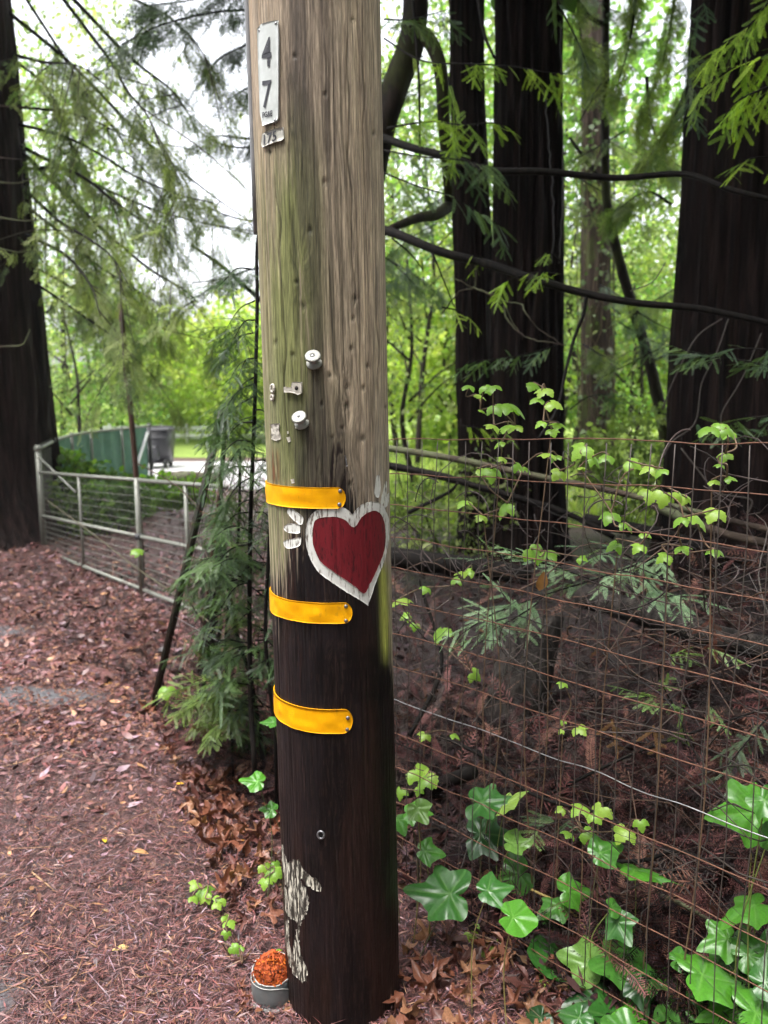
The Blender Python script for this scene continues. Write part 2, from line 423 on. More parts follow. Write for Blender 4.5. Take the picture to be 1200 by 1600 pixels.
Q = np.stack([i+j, i+k, i+nt_+k, i+nt_+j], -1).reshape(-1, 4)
def polemat():
    m, nt, b, o = newmat('pole_wood')
    a = nt.nodes.new('ShaderNodeAttribute'); a.attribute_name = 'Col'
    v = coords(nt, (150, 150, 5)); n = noise(nt, v, 1.0, 4, .7, .3)
    c = mixc(nt, 1.0, a.outputs['Color'], ramp(nt, n, [(.3, .62), (.7, 1.32)]), 'MULTIPLY')
    n2 = noise(nt, coords(nt, (60, 60, 40)), 1.0, 3, .6)
    n5 = noise(nt, coords(nt, (430, 430, 20)), 1.0, 3, .7, .2)      # fine fibres
    c = mixc(nt, 1.0, c, ramp(nt, n5, [(.32, .58), (.68, 1.36)]), 'MULTIPLY')
    nt.links.new(c, b.inputs['Base Color'])
    bw = nt.nodes.new('ShaderNodeRGBToBW'); nt.links.new(a.outputs['Color'], bw.inputs[0])
    nt.links.new(ramp(nt, bw.outputs[0], [(.0, .42), (.1, .75)]), b.inputs['Roughness'])
    b.inputs['Specular IOR Level'].default_value = .22
    ad = nt.nodes.new('ShaderNodeMath'); nt.links.new(n, ad.inputs[0]); nt.links.new(n2, ad.inputs[1])
    bump(nt, ad.outputs[0], .45, .003, b)
    return m
M['pole'] = polemat()
pole = thing('utility_pole', (float(pole_c(0)), PY, 0), 'tall round wooden utility pole, bare above and tarred black below, with a painted red heart', 'utility pole')
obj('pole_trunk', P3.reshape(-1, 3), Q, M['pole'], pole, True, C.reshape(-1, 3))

# ---- shells that follow the trunk (paint, bands, plates)
thf = th_f; zi0, zi1 = 6, 666
dgrid = disp[zi0:zi1, :330]
def disp_at(t, z):
    a = np.clip((np.asarray(t)+1.95)/3.9*329, 0, 328.99); b = np.clip(np.asarray(z)/2.56*659, 0, 658.99)
    i, j = b.astype(int), a.astype(int); fa, fb = a-j, b-i
    return dgrid[i, j]*(1-fa)*(1-fb)+dgrid[i, j+1]*fa*(1-fb)+dgrid[i+1, j]*(1-fa)*fb+dgrid[i+1, j+1]*fa*fb
def on_pole(px, py):
    """where the sight line meets the trunk: (angle, height)"""
    d = ray(px, py); z = 1.2
    for _ in range(12):
        c, r = pole_c(z), pole_r(z)
        A = d[0]**2+d[1]**2; B = -2*(d[0]*c+d[1]*PY); Cc = c*c+PY*PY-r*r
        D = B*B-4*A*Cc; t = (-B-math.sqrt(max(D, 0)))/(2*A)
        z = EYE+d[2]*t
    return math.atan2(d[0]*t-pole_c(z), PY-d[1]*t), z
def pole_pt(t, z, off=0.0, follow=0.0):
    t = np.asarray(t, float); z = np.asarray(z, float)
    r = pole_r(z)+off+follow*disp_at(t, z)
    return np.stack([pole_c(z)+r*np.sin(t), PY-r*np.cos(t), z], -1)
def inpoly(P, poly):
    x, y = P[:, 0], P[:, 1]; ins = np.zeros(len(P), bool); n = len(poly)
    for i in range(n):
        a, b = poly[i], poly[(i+1) % n]
        c = ((a[1] > y) != (b[1] > y)) & (x < (b[0]-a[0])*(y-a[1])/(b[1]-a[1]+1e-12)+a[0])
        ins ^= c
    return ins
RR = .152
def shell(name, poly, off, mat, parent, res=.005, follow=1.0, thick=.0006, rough_edge=0.0, fn=None):
    """poly: [(angle*RR, height)] outline -> a thin solid lying on the trunk"""
    poly = np.asarray(poly, float)
    b = []
    for i in range(len(poly)):
        p, q = poly[i], poly[(i+1) % len(poly)]; n = max(1, int(np.linalg.norm(q-p)/res))
        for k in range(n): b.append(p+(q-p)*k/n)
    b = np.array(b)
    if rough_edge:
        b = b+(np.stack([vn(b[:, 0]*170, b[:, 1]*170, 0, 5), vn(b[:, 0]*170, b[:, 1]*170, 7, 6)], 1)-.5)*rough_edge
    lo, hi = b.min(0), b.max(0)
    gxx, gyy = np.meshgrid(np.arange(lo[0]+res/2, hi[0], res), np.arange(lo[1]+res/2, hi[1], res))
    gp = np.stack([gxx.ravel(), gyy.ravel()], 1)
    if len(gp):
        gp = gp[inpoly(gp, b)]
        if len(gp): gp = gp[np.min(np.linalg.norm(gp[:, None]-b[None], axis=2), axis=1) > res*.5]
    P = np.vstack([b, gp]) if len(gp) else b
    r = delaunay_2d_cdt([Vector(p) for p in P.tolist()], [(i, (i+1) % len(b)) for i in range(len(b))], [], 1, 1e-6)
    V2 = np.array([v[:] for v in r[0]]); T = np.array([f[:3] for f in r[2]])
    t, z = V2[:, 0]/RR, V2[:, 1]
    ex = fn(V2) if fn else 0.0
    top = pole_pt(t, z, off+ex, follow); bot = pole_pt(t, z, off-thick+ex, follow)
    e = {}
    for tri in T:
        for a in range(3):
            k = (tri[a], tri[(a+1) % 3]); e[tuple(sorted(k))] = e.get(tuple(sorted(k)), [])+[k]
    side = [(a, b_, b_+len(V2), a+len(V2)) for ks in e.values() if len(ks) == 1 for (a, b_) in ks]
    return obj(name, np.vstack([top, bot]), [np.vstack([T, T[:, ::-1]+len(V2)]), np.array(side)], mat, parent, False)
def pp(pts): return [(lambda a: (a[0]*RR, a[1]))(on_pole(px, py)) for px, py in pts]
def c3(pts): return [(370+x/4, 720+y/4) for x, y in pts]
def c2_(pts): return [(370+x/4, 400+y/4) for x, y in pts]
def c4(pts): return [(370+x/4, 1200+y/4) for x, y in pts]
def rounded(pts, per=4):
    P = np.array(list(pts)+[pts[0]]); P = np.asarray(P, float)
    n = len(pts); out = []
    for i in range(n):
        a, b, c, d = (np.asarray(pts[(i+k) % n], float) for k in (-1, 0, 1, 2))
        for t in np.linspace(0, 1, per, endpoint=False):
            out.append(tuple(.5*(2*b+(c-a)*t+(2*a-5*b+4*c-d)*t*t+(3*b-a-3*c+d)*t**3)))
    return out
def paintmat(name, c, wood, wear, rough=.5):
    """brushed paint on rough wood: streaks where the wood shows through"""
    m, nt, b, o = newmat(name)
    n = noise(nt, coords(nt, (160, 160, 28)), 1.0, 4, .65, .3); n2 = noise(nt, coords(nt, (30, 30, 30)), 1.0, 3)
    k = ramp(nt, n, [(wear, 1.0), (wear+.10, 0.0)])
    cc = mixc(nt, ramp(nt, n2, [(.3, 0.0), (.7, .5)]), c, tuple(x*.68 for x in c))
    nt.links.new(mixc(nt, k, cc, wood), b.inputs['Base Color']); b.inputs['Roughness'].default_value = rough; b.inputs['Specular IOR Level'].default_value = .18
    bump(nt, n, .5, .002, b)
    return m
M['white_brush'] = paintmat('white_brushed_paint', (.68, .68, .64), (.12, .095, .075), .36)
M['white_thin'] = paintmat('white_scrubbed_paint', (.60, .57, .48), (.035, .03, .025), .49)
M['red_brush'] = paintmat('dark_red_paint', (.150, .011, .017), (.05, .007, .009), (.36), .6)
hp = [(430, 430), (440, 380), (470, 330), (520, 303), (600, 296), (660, 290), (700, 310), (728, 334), (750, 305), (790, 270), (840, 256), (890, 262), (925, 290), (950, 350), (957, 430),
      (950, 520), (930, 610), (895, 700), (860, 795), (826, 898), (816, 900), (770, 870), (700, 830), (600, 765), (520, 705), (470, 640), (440, 560), (428, 490)]
hi_ = [(475, 470), (480, 400), (500, 365), (560, 352), (630, 352), (680, 372), (710, 405), (735, 415), (755, 395), (790, 345), (850, 312), (890, 325), (915, 370), (928, 430), (930, 500),
       (910, 590), (870, 690), (830, 770), (795, 830), (740, 785), (660, 730), (580, 675), (520, 625), (490, 560), (477, 520)]
heart = shell('painted_heart', pp(c3(rounded(hp, 3))), .0007, M['white_brush'], pole, .0045, 1, .0006, .0016)
tag(heart, 'white brushed heart outline painted round the red heart')
hred = shell('heart_fill', pp(c3(rounded(hi_, 3))), .0027, M['red_brush'], heart, .0035, 1, .0020, .0010)
tag(hred, 'dark red filling of the painted heart')
for s in ([(310, 320), (325, 300), (350, 305), (405, 345), (412, 380), (395, 400), (345, 365)],
          [(295, 410), (320, 395), (385, 400), (393, 440), (385, 455), (320, 450), (293, 430)],
          [(295, 500), (330, 490), (395, 480), (400, 505), (385, 535), (320, 550), (293, 530)]):
    shell('paint_stroke', pp(c3(rounded(s, 3))), .0006, M['white_brush'], pole, .004, 1, .0005, .0016)
for s in ([(870, 1420), (878, 1375), (893, 1375), (900, 1440), (893, 1500), (878, 1510), (862, 1480)],
          [(935, 1410), (943, 1425), (938, 1500), (910, 1560), (902, 1535), (920, 1460)],
          [(950, 1480), (954, 1500), (945, 1560), (928, 1572), (930, 1530)]):
    shell('paint_stroke', pp(c2_(rounded(s, 3))), .0006, M['white_brush'], pole, .004, 1, .0005, .0012)
for s in ([(318, 600), (350, 580), (385, 568), (405, 600), (412, 640), (395, 690), (440, 780), (448, 850), (430, 910), (400, 965), (345, 955), (312, 920), (297, 850), (293, 745), (318, 735)],
          [(410, 640), (470, 680), (520, 730), (522, 775), (470, 765), (400, 690)],
          [(375, 950), (400, 965), (385, 1010), (385, 1060), (400, 1170), (435, 1250), (440, 1330), (400, 1335), (350, 1285), (318, 1190), (303, 1100), (302, 945), (320, 940), (325, 1090), (345, 1175), (357, 1100)],
          [(275, 490), (285, 490), (320, 620), (322, 720), (305, 740), (287, 640)]):
    tag(shell('paint_patch', pp(c4(s)), .0005, M['white_thin'], pole, .004, 1, .0005, .011), 'white scrubbed paint patch near the foot of the pole')
# ---- yellow bands
def bandmat():
    m, nt, b, o = newmat('yellow_band')
    n = noise(nt, coords(nt), 45, 4)
    n4 = noise(nt, coords(nt, (1, 1, .35)), 90, 5, .7)
    c = mixc(nt, ramp(nt, n4, [(.60, 0.0), (.74, .55)]), ramp(nt, n, [(.3, (.72, .31, .001)), (.7, (.80, .37, .0015))]), (.28, .13, .02))
    nt.links.new(c, b.inputs['Base Color'])
    b.inputs['Roughness'].default_value = .5; b.inputs['Specular IOR Level'].default_value = .15; bump(nt, noise(nt, coords(nt), 30, 2), .12, .004, b)
    return m
M['band'] = bandmat()
for (pt, pb, pe, nails, lab) in [((500, 761.5), (500, 794.5), 540, ((531, 767), (530, 788)), 'topmost yellow band, just above the heart'),
                            ((500, 942), (500, 974), 550, ((540, 947), (540, 969.5)), 'middle yellow band, below the heart'),
                            ((500, 1108), (500, 1145), 551, ((543, 1121), (542, 1139)), 'lowest yellow band on the black tarred wood')]:
    z1, z0 = on_pole(*pt)[1], on_pole(*pb)[1]; te = on_pole(pe, (pt[1]+pb[1])/2+3)[0]*RR; h = (z1-z0)/2; zc = (z0+z1)/2
    pl = [(-1.88*RR, z0), (-1.2*RR, z0), (-.6*RR, z0)]
    pl += [(te-h*.75+h*.75*math.cos(a), zc+h*math.sin(a)) for a in np.linspace(-PI/2, PI/2, 11)]
    pl += [(-.6*RR, z1), (-1.2*RR, z1), (-1.88*RR, z1)]
    bd = shell('yellow_band', pl, .0030, M['band'], pole, .006, 0, .0026, 0, lambda V: (vn(V[:, 0]*40, V[:, 1]*50, 0, 8)-.5)*.0035)
    tag(bd, lab)
    for (nx, ny) in nails:
        t, z = on_pole(nx, ny); c = pole_pt(t, z, .0036); n3 = np.array([math.sin(t), -math.cos(t), 0])
        R = frames(n3[None], np.array([[0, 0, 1.0]]))[0][:, [1, 2, 0]]
        V, Fq = lathe([(.0, .0022), (.0022, .0021), (.0042, .0012), (.0047, 0), (.0047, -.003)], 10, R, c)
        obj('nail', V, Fq, M['nailm'], bd, True)
# ---- number plate 47 and tag 175
def flatshell(name, corners, off, mat, parent, thick=.0015, fn=None):
    return shell(name, pp(corners), off, mat, parent, .006, 0, thick, 0, fn)
M['plate'] = plain('plate_plastic', (.52, .545, .53), .42, 0, .22, 35)
M['tagm'] = plain('tag_plastic', (.45, .44, .39), .55, 0, .3, 60, .2)
plate = flatshell('number_plate', [(405, 46), (411, 38.5), (436, 33), (437, 60), (436.5, 186), (433, 191), (413, 197.5), (409, 176), (406, 100)], .005, M['plate'], pole, .004)
tag(plate, 'pale upright number plate reading 47')
def words(s, x0, y0, x1, y1, parent, off, name, bold=0.0, shear=0.0):
    cu = bpy.data.curves.new('txt', 'FONT'); cu.body = s; cu.fill_mode = 'FRONT'; cu.offset = bold
    to = bpy.data.objects.new('txt', cu); COL.objects.link(to)
    dg = bpy.context.evaluated_depsgraph_get(); me = bpy.data.meshes.new_from_object(to.evaluated_get(dg))
    V = np.zeros(len(me.vertices)*3); me.vertices.foreach_get('co', V); V = V.reshape(-1, 3)
    Ft = [list(p.vertices) for p in me.polygons]
    bpy.data.objects.remove(to); bpy.data.curves.remove(cu); bpy.data.meshes.remove(me)
    lo, hi = V.min(0), V.max(0); uv = (V[:, :2]-lo[:2])/(hi[:2]-lo[:2])
    Px = x0+uv[:, 0]*(x1-x0); Py = y1+(uv[:, 1])*(y0-y1)-shear*(uv[:, 0]-.5)
    tz = np.array([on_pole(a, b) for a, b in zip(Px, Py)])
    W = pole_pt(tz[:, 0], tz[:, 1], off)
    m2 = bpy.data.meshes.new(name); m2.from_pydata(W.tolist(), [], Ft); m2.materials.append(M['ink'])
    return link(name, m2, parent)
words('4', 412.5, 60, 427, 106, plate, .0064, 'digit', .02, 2)
words('7', 413.5, 127, 427.5, 170, plate, .0064, 'digit', 0.01, 2)
words('PG&E', 413.5, 175, 428.5, 184, plate, .0062, 'lettering', .03, 3)
for (nx, ny) in ((408, 49), (433, 38), (432, 189)):
    t, z = on_pole(nx, ny); n3 = np.array([math.sin(t), -math.cos(t), 0]); R = frames(n3[None], np.array([[0, 0, 1.0]]))[0][:, [1, 2, 0]]
    V, Fq = lathe([(.0, .0016), (.0024, .0012), (.003, 0), (.003, -.002)], 8, R, pole_pt(t, z, .0052)); obj('nail', V, Fq, M['nailm'], plate, True)
tg_ = flatshell('tag_plate', [(411, 211), (414, 208), (443, 199), (445, 217), (441, 220), (412, 231), (410, 226)], .0035, M['tagm'], pole, .003)
tag(tg_, 'small weathered tag reading 175 under the number plate')
words('175', 414.5, 208, 434, 224, tg_, .0047, 'lettering', .02, 7)
# ---- nail-on knobs
def knob(px, py, tilt, rad, ridged):
    t, z = on_pole(px, py+13); c = pole_pt(t, z, -.002)
    n3 = np.array([math.sin(t)*math.cos(tilt), -math.cos(t)*math.cos(tilt), math.sin(tilt)])
    R = frames(n3[None], np.array([[0, 0, 1.0]]))[0][:, [1, 2, 0]]
    r = rad
    pr = [(.0, -.006), (r*.98, .001), (r, .0025), (r*.98, .006), (r*.62, .0075), (r*.5, .012), (r*.62, .0205), (r*.98, .0222), (r, .0245), (r*.97, .0272), (r*.86, .0280)]
    pr += [(r*.7, .0270), (r*.6, .0286), (r*.5, .0272), (r*.4, .0288), (r*.25, .0274), (0, .0280)] if ridged else [(r*.5, .0284), (r*.3, .0285), (r*.27, .0272), (0, .0272)]
    V, Fq = lathe(pr, 24, R, c); kb = obj('insulator_knob', V, Fq, M['plastic_grey'], pole, True)
    V, Fq = lathe([(0, .0285), (r*.24, .0284), (r*.27, .0270)] if not ridged else [(0, .0300), (r*.14, .0296), (r*.2, .0276)], 12, R, c)
    obj('nail', V, Fq, M['nailm'], kb, True)
    return kb
tag(knob(491, 556, .72, .0176, False), 'upper white nail knob with a grey nail head')
tag(knob(472, 650, .72, .0170, True), 'lower white nail knob with ridged face')
# ---- small leftovers nailed to the wood
M['scrap'] = plain('weathered_scrap', (.50, .46, .40), .6, 0, .35, 90, .3)
br = shell('bracket', pp([(458.5, 597), (472.5, 597), (473, 614), (467, 617), (464, 615), (456, 613), (446.5, 613), (446, 604.5), (457, 606)]), .007, M['scrap'], pole, .003, 0, .006)
tag(br, 'square bracket scrap with a hole')
t, z = on_pole(465.5, 606.5)
V, Fq = lathe([(0, .0006), (.0044, .0004), (.0046, 0)], 14, frames(np.array([[math.sin(t), -math.cos(t), 0]]), np.array([[0, 0, 1.0]]))[0][:, [1, 2, 0]], pole_pt(t, z, .0073)); obj('screw_hole', V, Fq, M['dark_hole'], br)
def ring_on_pole(name, px, py, r0, r1, sx, par, mat):
    t, z = on_pole(px, py); R = frames(np.array([[math.sin(t), -math.cos(t), 0]]), np.array([[0, 0, 1.0]]))[0][:, [1, 2, 0]]
    a = np.linspace(0, 2*PI, 20); P = np.stack([np.cos(a)*r0*sx, np.sin(a)*r0, 0*a], 1)@R.T+pole_pt(t, z, .003)
    V, Fq = tube(P, r1, 6, False); return obj(name, V, Fq, mat, par, True)
rg = ring_on_pole('wire_clip', 427.5, 607, .0085, .0032, .75, pole, M['scrap']); tag(rg, 'looped clip scrap left of the knobs')
ring_on_pole('loop', 427, 621, .0060, .003, .8, rg, M['scrap'])
sg = shell('paper_scrap', pp([(424, 663), (430, 661.5), (437, 662), (436.5, 672), (438.5, 686), (431, 689), (424.5, 686), (425, 674)]), .003, M['scrap'], pole, .003, 1, .002, .001, lambda V: (vn(V[:, 0]*300, V[:, 1]*300, 0, 4)-.5)*.005)
tag(sg, 'crumpled pale scrap stapled above the top band')
for (px, py, s) in ((449, 676, 1.8), (450.5, 687, 3.6), (457, 752, 3.0), (540.5, 718, 1.2), (462, 668, 1.2)):
    shell('paint_chip', pp([(px-s, py-s), (px+s*.6, py-s*1.3), (px+s, py+s*.8), (px-s*.4, py+s*1.2)]), .0022, M['scrap'], pole, .002, 1, .002)
shell('staple', pp([(538.6, 712), (540, 711.5), (542.5, 728), (541, 728.5)]), .003, M['nailm'], pole, .003, 1, .002)
ey = ring_on_pole('eyelet', 502, 1303.5, .0095, .0026, .85, pole, M['nailm']); tag(ey, 'round eyelet hole on the black lower pole')
t, z = on_pole(502, 1303.5)
V, Fq = lathe([(0, .0), (.0085, .0), (.0085, -.002)], 14, frames(np.array([[math.sin(t), -math.cos(t), 0]]), np.array([[0, 0, 1.0]]))[0][:, [1, 2, 0]], pole_pt(t, z, .0016)); obj('hole', V, Fq, M['dark_hole'], ey)
# grey ground-wire moulding running up the far left side of the pole
zc_ = np.linspace(1.98, 7.0, 30); tt = -1.62
P = pole_pt(np.full(30, tt), zc_, .004); V, Fq = tube(P, .0075, 8); tag(obj('ground_wire_cover', V, Fq, plain('grey_moulding', (.22, .22, .23), .5), pole, True), 'grey cable cover on the far left edge')
# ------------------------------------------------------------------ fence plane (the wire fence right of the pole runs towards the camera)
FL = at(612, 688, 2.34); FR = at(1200, 696, 1.56)
FD = (FR-FL)[:2]; FLEN = np.linalg.norm(FD); FD = FD/FLEN          # along the fence, towards the right
FN = np.array([-FD[1], FD[0]])                                      # away from the camera
if FN[1] < 0: FN = -FN
def fence_at(px, py, back=0.0):
    d = ray(px, py); q = FL[:2]+FN*back
    t = np.dot(q, FN)/np.dot(d[:2], FN); return np.array([d[0]*t, d[1]*t, EYE+d[2]*t])
TB = grd(238, 1110); TT = at(336, 690, 3.45)                        # foot and top of the leaning steel post
def back_of_fence(x, y): return (np.asarray(x)-FL[0])*FN[0]+(np.asarray(y)-FL[1])*FN[1]
# ------------------------------------------------------------------ ground
def gz(x, y):
    x = np.asarray(x, float); y = np.asarray(y, float)
    d = back_of_fence(x, y); inside = sst(.0, .7, d)*(1-sst(6.0, 8.5, y))*sst(-.6, .5, x+.25*(y-2.3))
    h = inside*(.10+.10*(fbm(x*1.3, y*1.3, 0, 3)-.3))
    h = h+.50*np.exp(-((x-2.7)/1.3)**2-((y-4.3)/.85)**2)*inside
    h = h+.16*np.exp(-((x-.25)/1.1)**2-((y-5.2)/.8)**2)
    h = h+.30*np.exp(-((x+2.35)/.55)**2-((y-8.6)/.8)**2)*(.6+.8*vn(x*3, y*3, 0, 21))             # dirt mound behind the gate
    h = h+.018*(fbm(x*2.2, y*2.2, 0, 9)-.5)*(1-sst(6, 20, y))
    h = h+.16*np.exp(-((x+4.0)/.9)**2-((y-7.7)/.9)**2)               # litter heaped round the redwood foot
    return h
def axis(n, near, far):
    t = np.linspace(-1, 1, n); return np.sign(t)*(near*np.abs(t)+(far-near)*np.abs(t)**7)
gxs = axis(261, 7, 140); gys = 4+axis(281, 8, 160)
GX, GY = np.meshgrid(gxs, gys); GZ = gz(GX, GY)
def gridquads(ny, nx):
    i = np.arange(ny-1)[:, None]*nx; j = np.arange(nx-1)[None]
    return np.stack([i+j, i+j+1, i+nx+j+1, i+nx+j], -1).reshape(-1, 4)
def groundmat():
    m, nt, b, o = newmat('forest_floor')
    v = coords(nt); n1 = noise(nt, v, 55, 5, .7, .5); n2 = noise(nt, v, 3.5, 4); n3 = noise(nt, coords(nt, (90, 30, 30)), 1, 4, .7, 1.5)
    lit = ramp(nt, n1, [(.30, (.012, .007, .007)), (.50, (.055, .028, .028)), (.64, (.14, .075, .068)), (.76, (.26, .16, .14))])
    lit = mixc(nt, .55, lit, ramp(nt, n3, [(.3, (.014, .009, .009)), (.55, (.085, .044, .042)), (.75, (.22, .135, .125))]))
    asp = ramp(nt, n1, [(.35, (.05, .05, .056)), (.65, (.13, .13, .14))])
    ca = nt.nodes.new('ShaderNodeAttribute'); ca.attribute_name = 'Col'
    sp = nt.nodes.new('ShaderNodeSeparateColor'); nt.links.new(ca.outputs['Color'], sp.inputs[0])
    ad = nt.nodes.new('ShaderNodeMath'); ad.operation = 'ADD'; nt.links.new(sp.outputs[0], ad.inputs[0])
    m2 = nt.nodes.new('ShaderNodeMath'); m2.operation = 'MULTIPLY'; m2.inputs[1].default_value = .8; nt.links.new(n2, m2.inputs[0]); nt.links.new(m2.outputs[0], ad.inputs[1])
    k = ramp(nt, ad.outputs[0], [(.62, 0.0), (.76, 1.0)])
    c = mixc(nt, k, asp, lit)
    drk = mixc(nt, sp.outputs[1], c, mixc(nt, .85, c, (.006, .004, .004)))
    nt.links.new(drk, b.inputs['Base Color']); b.inputs['Roughness'].default_value = .5; b.inputs['Specular IOR Level'].default_value = .4
    bump(nt, n1, .8, .012, b); return m
M['ground'] = groundmat()
cov = .55+0*GX
cov = np.where((GX < -1.55) & (GY < 2.0), .20, cov)
cov += -.42*np.exp(-((GX+1.09)/.16)**2-((GY-1.82)/.16)**2)-.42*np.exp(-((GX+1.95)/.35)**2-((GY-4.0)/.16)**2)-.34*np.exp(-((GX+2.6)/.3)**2-((GY-5.1)/.2)**2)-.24*np.exp(-((GX+1.5)/.4)**2-((GY-3.9)/.12)**2)
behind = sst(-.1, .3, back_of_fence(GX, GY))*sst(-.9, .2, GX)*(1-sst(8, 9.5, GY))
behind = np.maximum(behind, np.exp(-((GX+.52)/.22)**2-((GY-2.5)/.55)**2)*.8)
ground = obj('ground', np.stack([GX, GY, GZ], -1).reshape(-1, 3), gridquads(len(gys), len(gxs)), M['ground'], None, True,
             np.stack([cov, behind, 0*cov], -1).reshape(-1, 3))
tag(ground, 'brown forest floor of wet redwood litter over an old asphalt drive', None, None, 'structure')
# meadow and pale lane beyond the trees
def sheet(name, x0, x1, y0, y1, z, nx, ny, mat, wob=.4, seed=0):
    a = np.linspace(0, 1, nx); b_ = np.linspace(0, 1, ny); A, B = np.meshgrid(a, b_)
    X = x0+(x1-x0)*A; Y = y0+(y1-y0)*B
    edge = (vn(X*.8, Y*.8, 0, seed)-.5)*2*wob
    Y = Y+edge*((B == 0)*1.0-(B == 1)*1.0); X = X+edge*((A == 0)*1.0-(A == 1)*1.0)
    return tag(obj(name, np.stack([X, Y, z+gz(X, Y)], -1).reshape(-1, 3), gridquads(ny, nx), mat, None, True), None, None, None, 'structure')
M['grass_g'] = plain('meadow_turf', (.20, .27, .035), .8, 0, .45, 6, c2=(.085, .14, .02))
M['gravel'] = plain('pale_gravel', (.42, .41, .42), .55, 0, .35, 25, c2=(.22, .21, .22))
sheet('meadow', -1.2, 60, 9.6, 75, .006, 90, 60, M['grass_g'], .5, 3)
sheet('verge', -40, -1.4, 20.5, 75, .006, 60, 40, M['grass_g'], .5, 4)
sheet('lane', -22, -1.6, 13.2, 19.2, .010, 50, 14, M['gravel'], .3, 5)
sheet('lane', 2.2, 5.6, 9.9, 15, .012, 14, 14, M['gravel'], .3, 6)
# ------------------------------------------------------------------ litter on the floor (nobody could count it)
def rhomb(w=.5):
    if w < .12: return np.array([[0, 0, 0], [.45, w, .05], [1, 0, 0], [.45, -w, .05]]), np.array([[0, 1, 2, 3]])
    return np.array([[0, .05, .03], [.30, w*.9, .10], [.72, w*.75, .02], [1, 0, .09], [.62, -w*.9, .04], [.22, -w*.7, .0]]), np.array([[0, 1, 2, 5], [5, 2, 3, 4]])
PAL = np.array([[.125, .055, .045], [.175, .080, .062], [.050, .024, .022], [.225, .115, .07], [.31, .17, .07], [.21, .135, .135], [.165, .062, .048], [.024, .014, .014], [.25, .135, .115]])  # pinkish tones stand in for sky sheen on the wet pieces
PAL = PAL*np.array([1.12, 1.07, 1.30])
PW = np.array([.19, .16, .16, .10, .04, .10, .13, .09, .03]); PW = PW/PW.sum()
def litter_positions(n, y0, y1, xr, keep=None):
    out = []
    while sum(map(len, out)) < n:
        u = rng.random(n); Y = 1/(1/y0-u*(1/y0-1/y1)); l, r_ = xr(Y); X = l+(r_-l)*rng.random(n)
        k = np.ones(n, bool) if keep is None else keep(X, Y); out.append(np.stack([X, Y], 1)[k])
    return np.concatenate(out)[:n]
def bare(x, y):
    """chance that the asphalt is bare"""
    a = np.exp(-((x+1.09)/.15)**2-((y-1.80)/.15)**2)+np.exp(-((x+1.95)/.33)**2-((y-4.0)/.13)**2)+.8*np.exp(-((x+2.6)/.3)**2-((y-5.1)/.2)**2)+.6*np.exp(-((x+1.5)/.4)**2-((y-3.9)/.1)**2)
    return np.clip(a*1.15, 0, .97)
def drive_x(Y):
    return -.92*Y-.25, np.minimum(.75-.0*Y, FL[0]+(2.34-Y)*.95+.35)
def scatter(n, ln, wd, xr, y0, y1, tilt, name, mat, lift=.006, keep=None, pal=PAL, pw=PW, far=0.05):
    P = litter_positions(n, y0, y1, xr, keep); n = len(P)
    az = rng.random(n)*2*PI; f = np.stack([np.cos(az), np.sin(az), rng.normal(size=n)*tilt], 1)
    up = np.stack([rng.normal(size=n)*tilt*1.6, rng.normal(size=n)*tilt*1.6, np.ones(n)], 1)
    S = ln[0]+(ln[1]-ln[0])*rng.random(n)**1.6; S = S*(1+far*np.maximum(P[:, 1]-3, 0))
    z = gz(P[:, 0], P[:, 1])+.002+rng.random(n)*lift
    g = [rhomb(w) for w in wd]; which = rng.integers(0, len(g), n); acc = G()
    col = pal[rng.choice(len(pal), n, p=pw)]*(.7+.6*rng.random(n))[:, None]
    for k, t in enumerate(g):
        s = which == k
        V, F_ = stamp(t, frames(f[s], up[s]), np.stack([P[s, 0], P[s, 1], z[s]], 1), S[s]); acc.add(V, F_, np.repeat(col[s], len(t[0]), 0))
    return tag(acc.obj(name, mat), None, None, None, 'stuff')
on_drive = lambda x, y: (rng.random(len(x)) > bare(x, y)) & (back_of_fence(x, y) < .4)
lt = scatter(180000, (.012, .046), (.025, .04, .06), drive_x, 1.25, 13, .26, 'needle_litter', M['litter'], .016, on_drive, far=.06)
lt2 = scatter(16000, (.03, .085), (.012, .02), lambda Y: (-.62*Y, np.minimum(.3, -.06*Y)), 1.25, 5, .2, 'fibre_litter', M['litter'], .02, on_drive, PAL*.8); lt2['label'] = 'long thin bark fibres and redwood twiglets in the drive litter'
lt['label'] = 'wet brown redwood needles and twig bits strewn over the drive'
lt = scatter(8000, (.010, .034), (.13, .18, .26), drive_x, 1.3, 13, .25, 'bark_litter', M['litter'], .014, on_drive)
lt['label'] = 'small brown leaf and bark flakes strewn over the drive'
gate_x = lambda Y: (-.64*Y, -.10*Y-.3)
lt = scatter(30000, (.02, .075), (.04, .08, .14, .22), gate_x, 2.6, 15, .28, 'needle_litter', M['litter'], .02, lambda x, y: (rng.random(len(x)) > bare(x, y)) & (rng.random(len(x)) < sst(2.5, 5.5, y)), far=.05)
lt['label'] = 'brown wet leaf flakes, coloured with a pinkish sheen, covering the drive and ground by the gate'
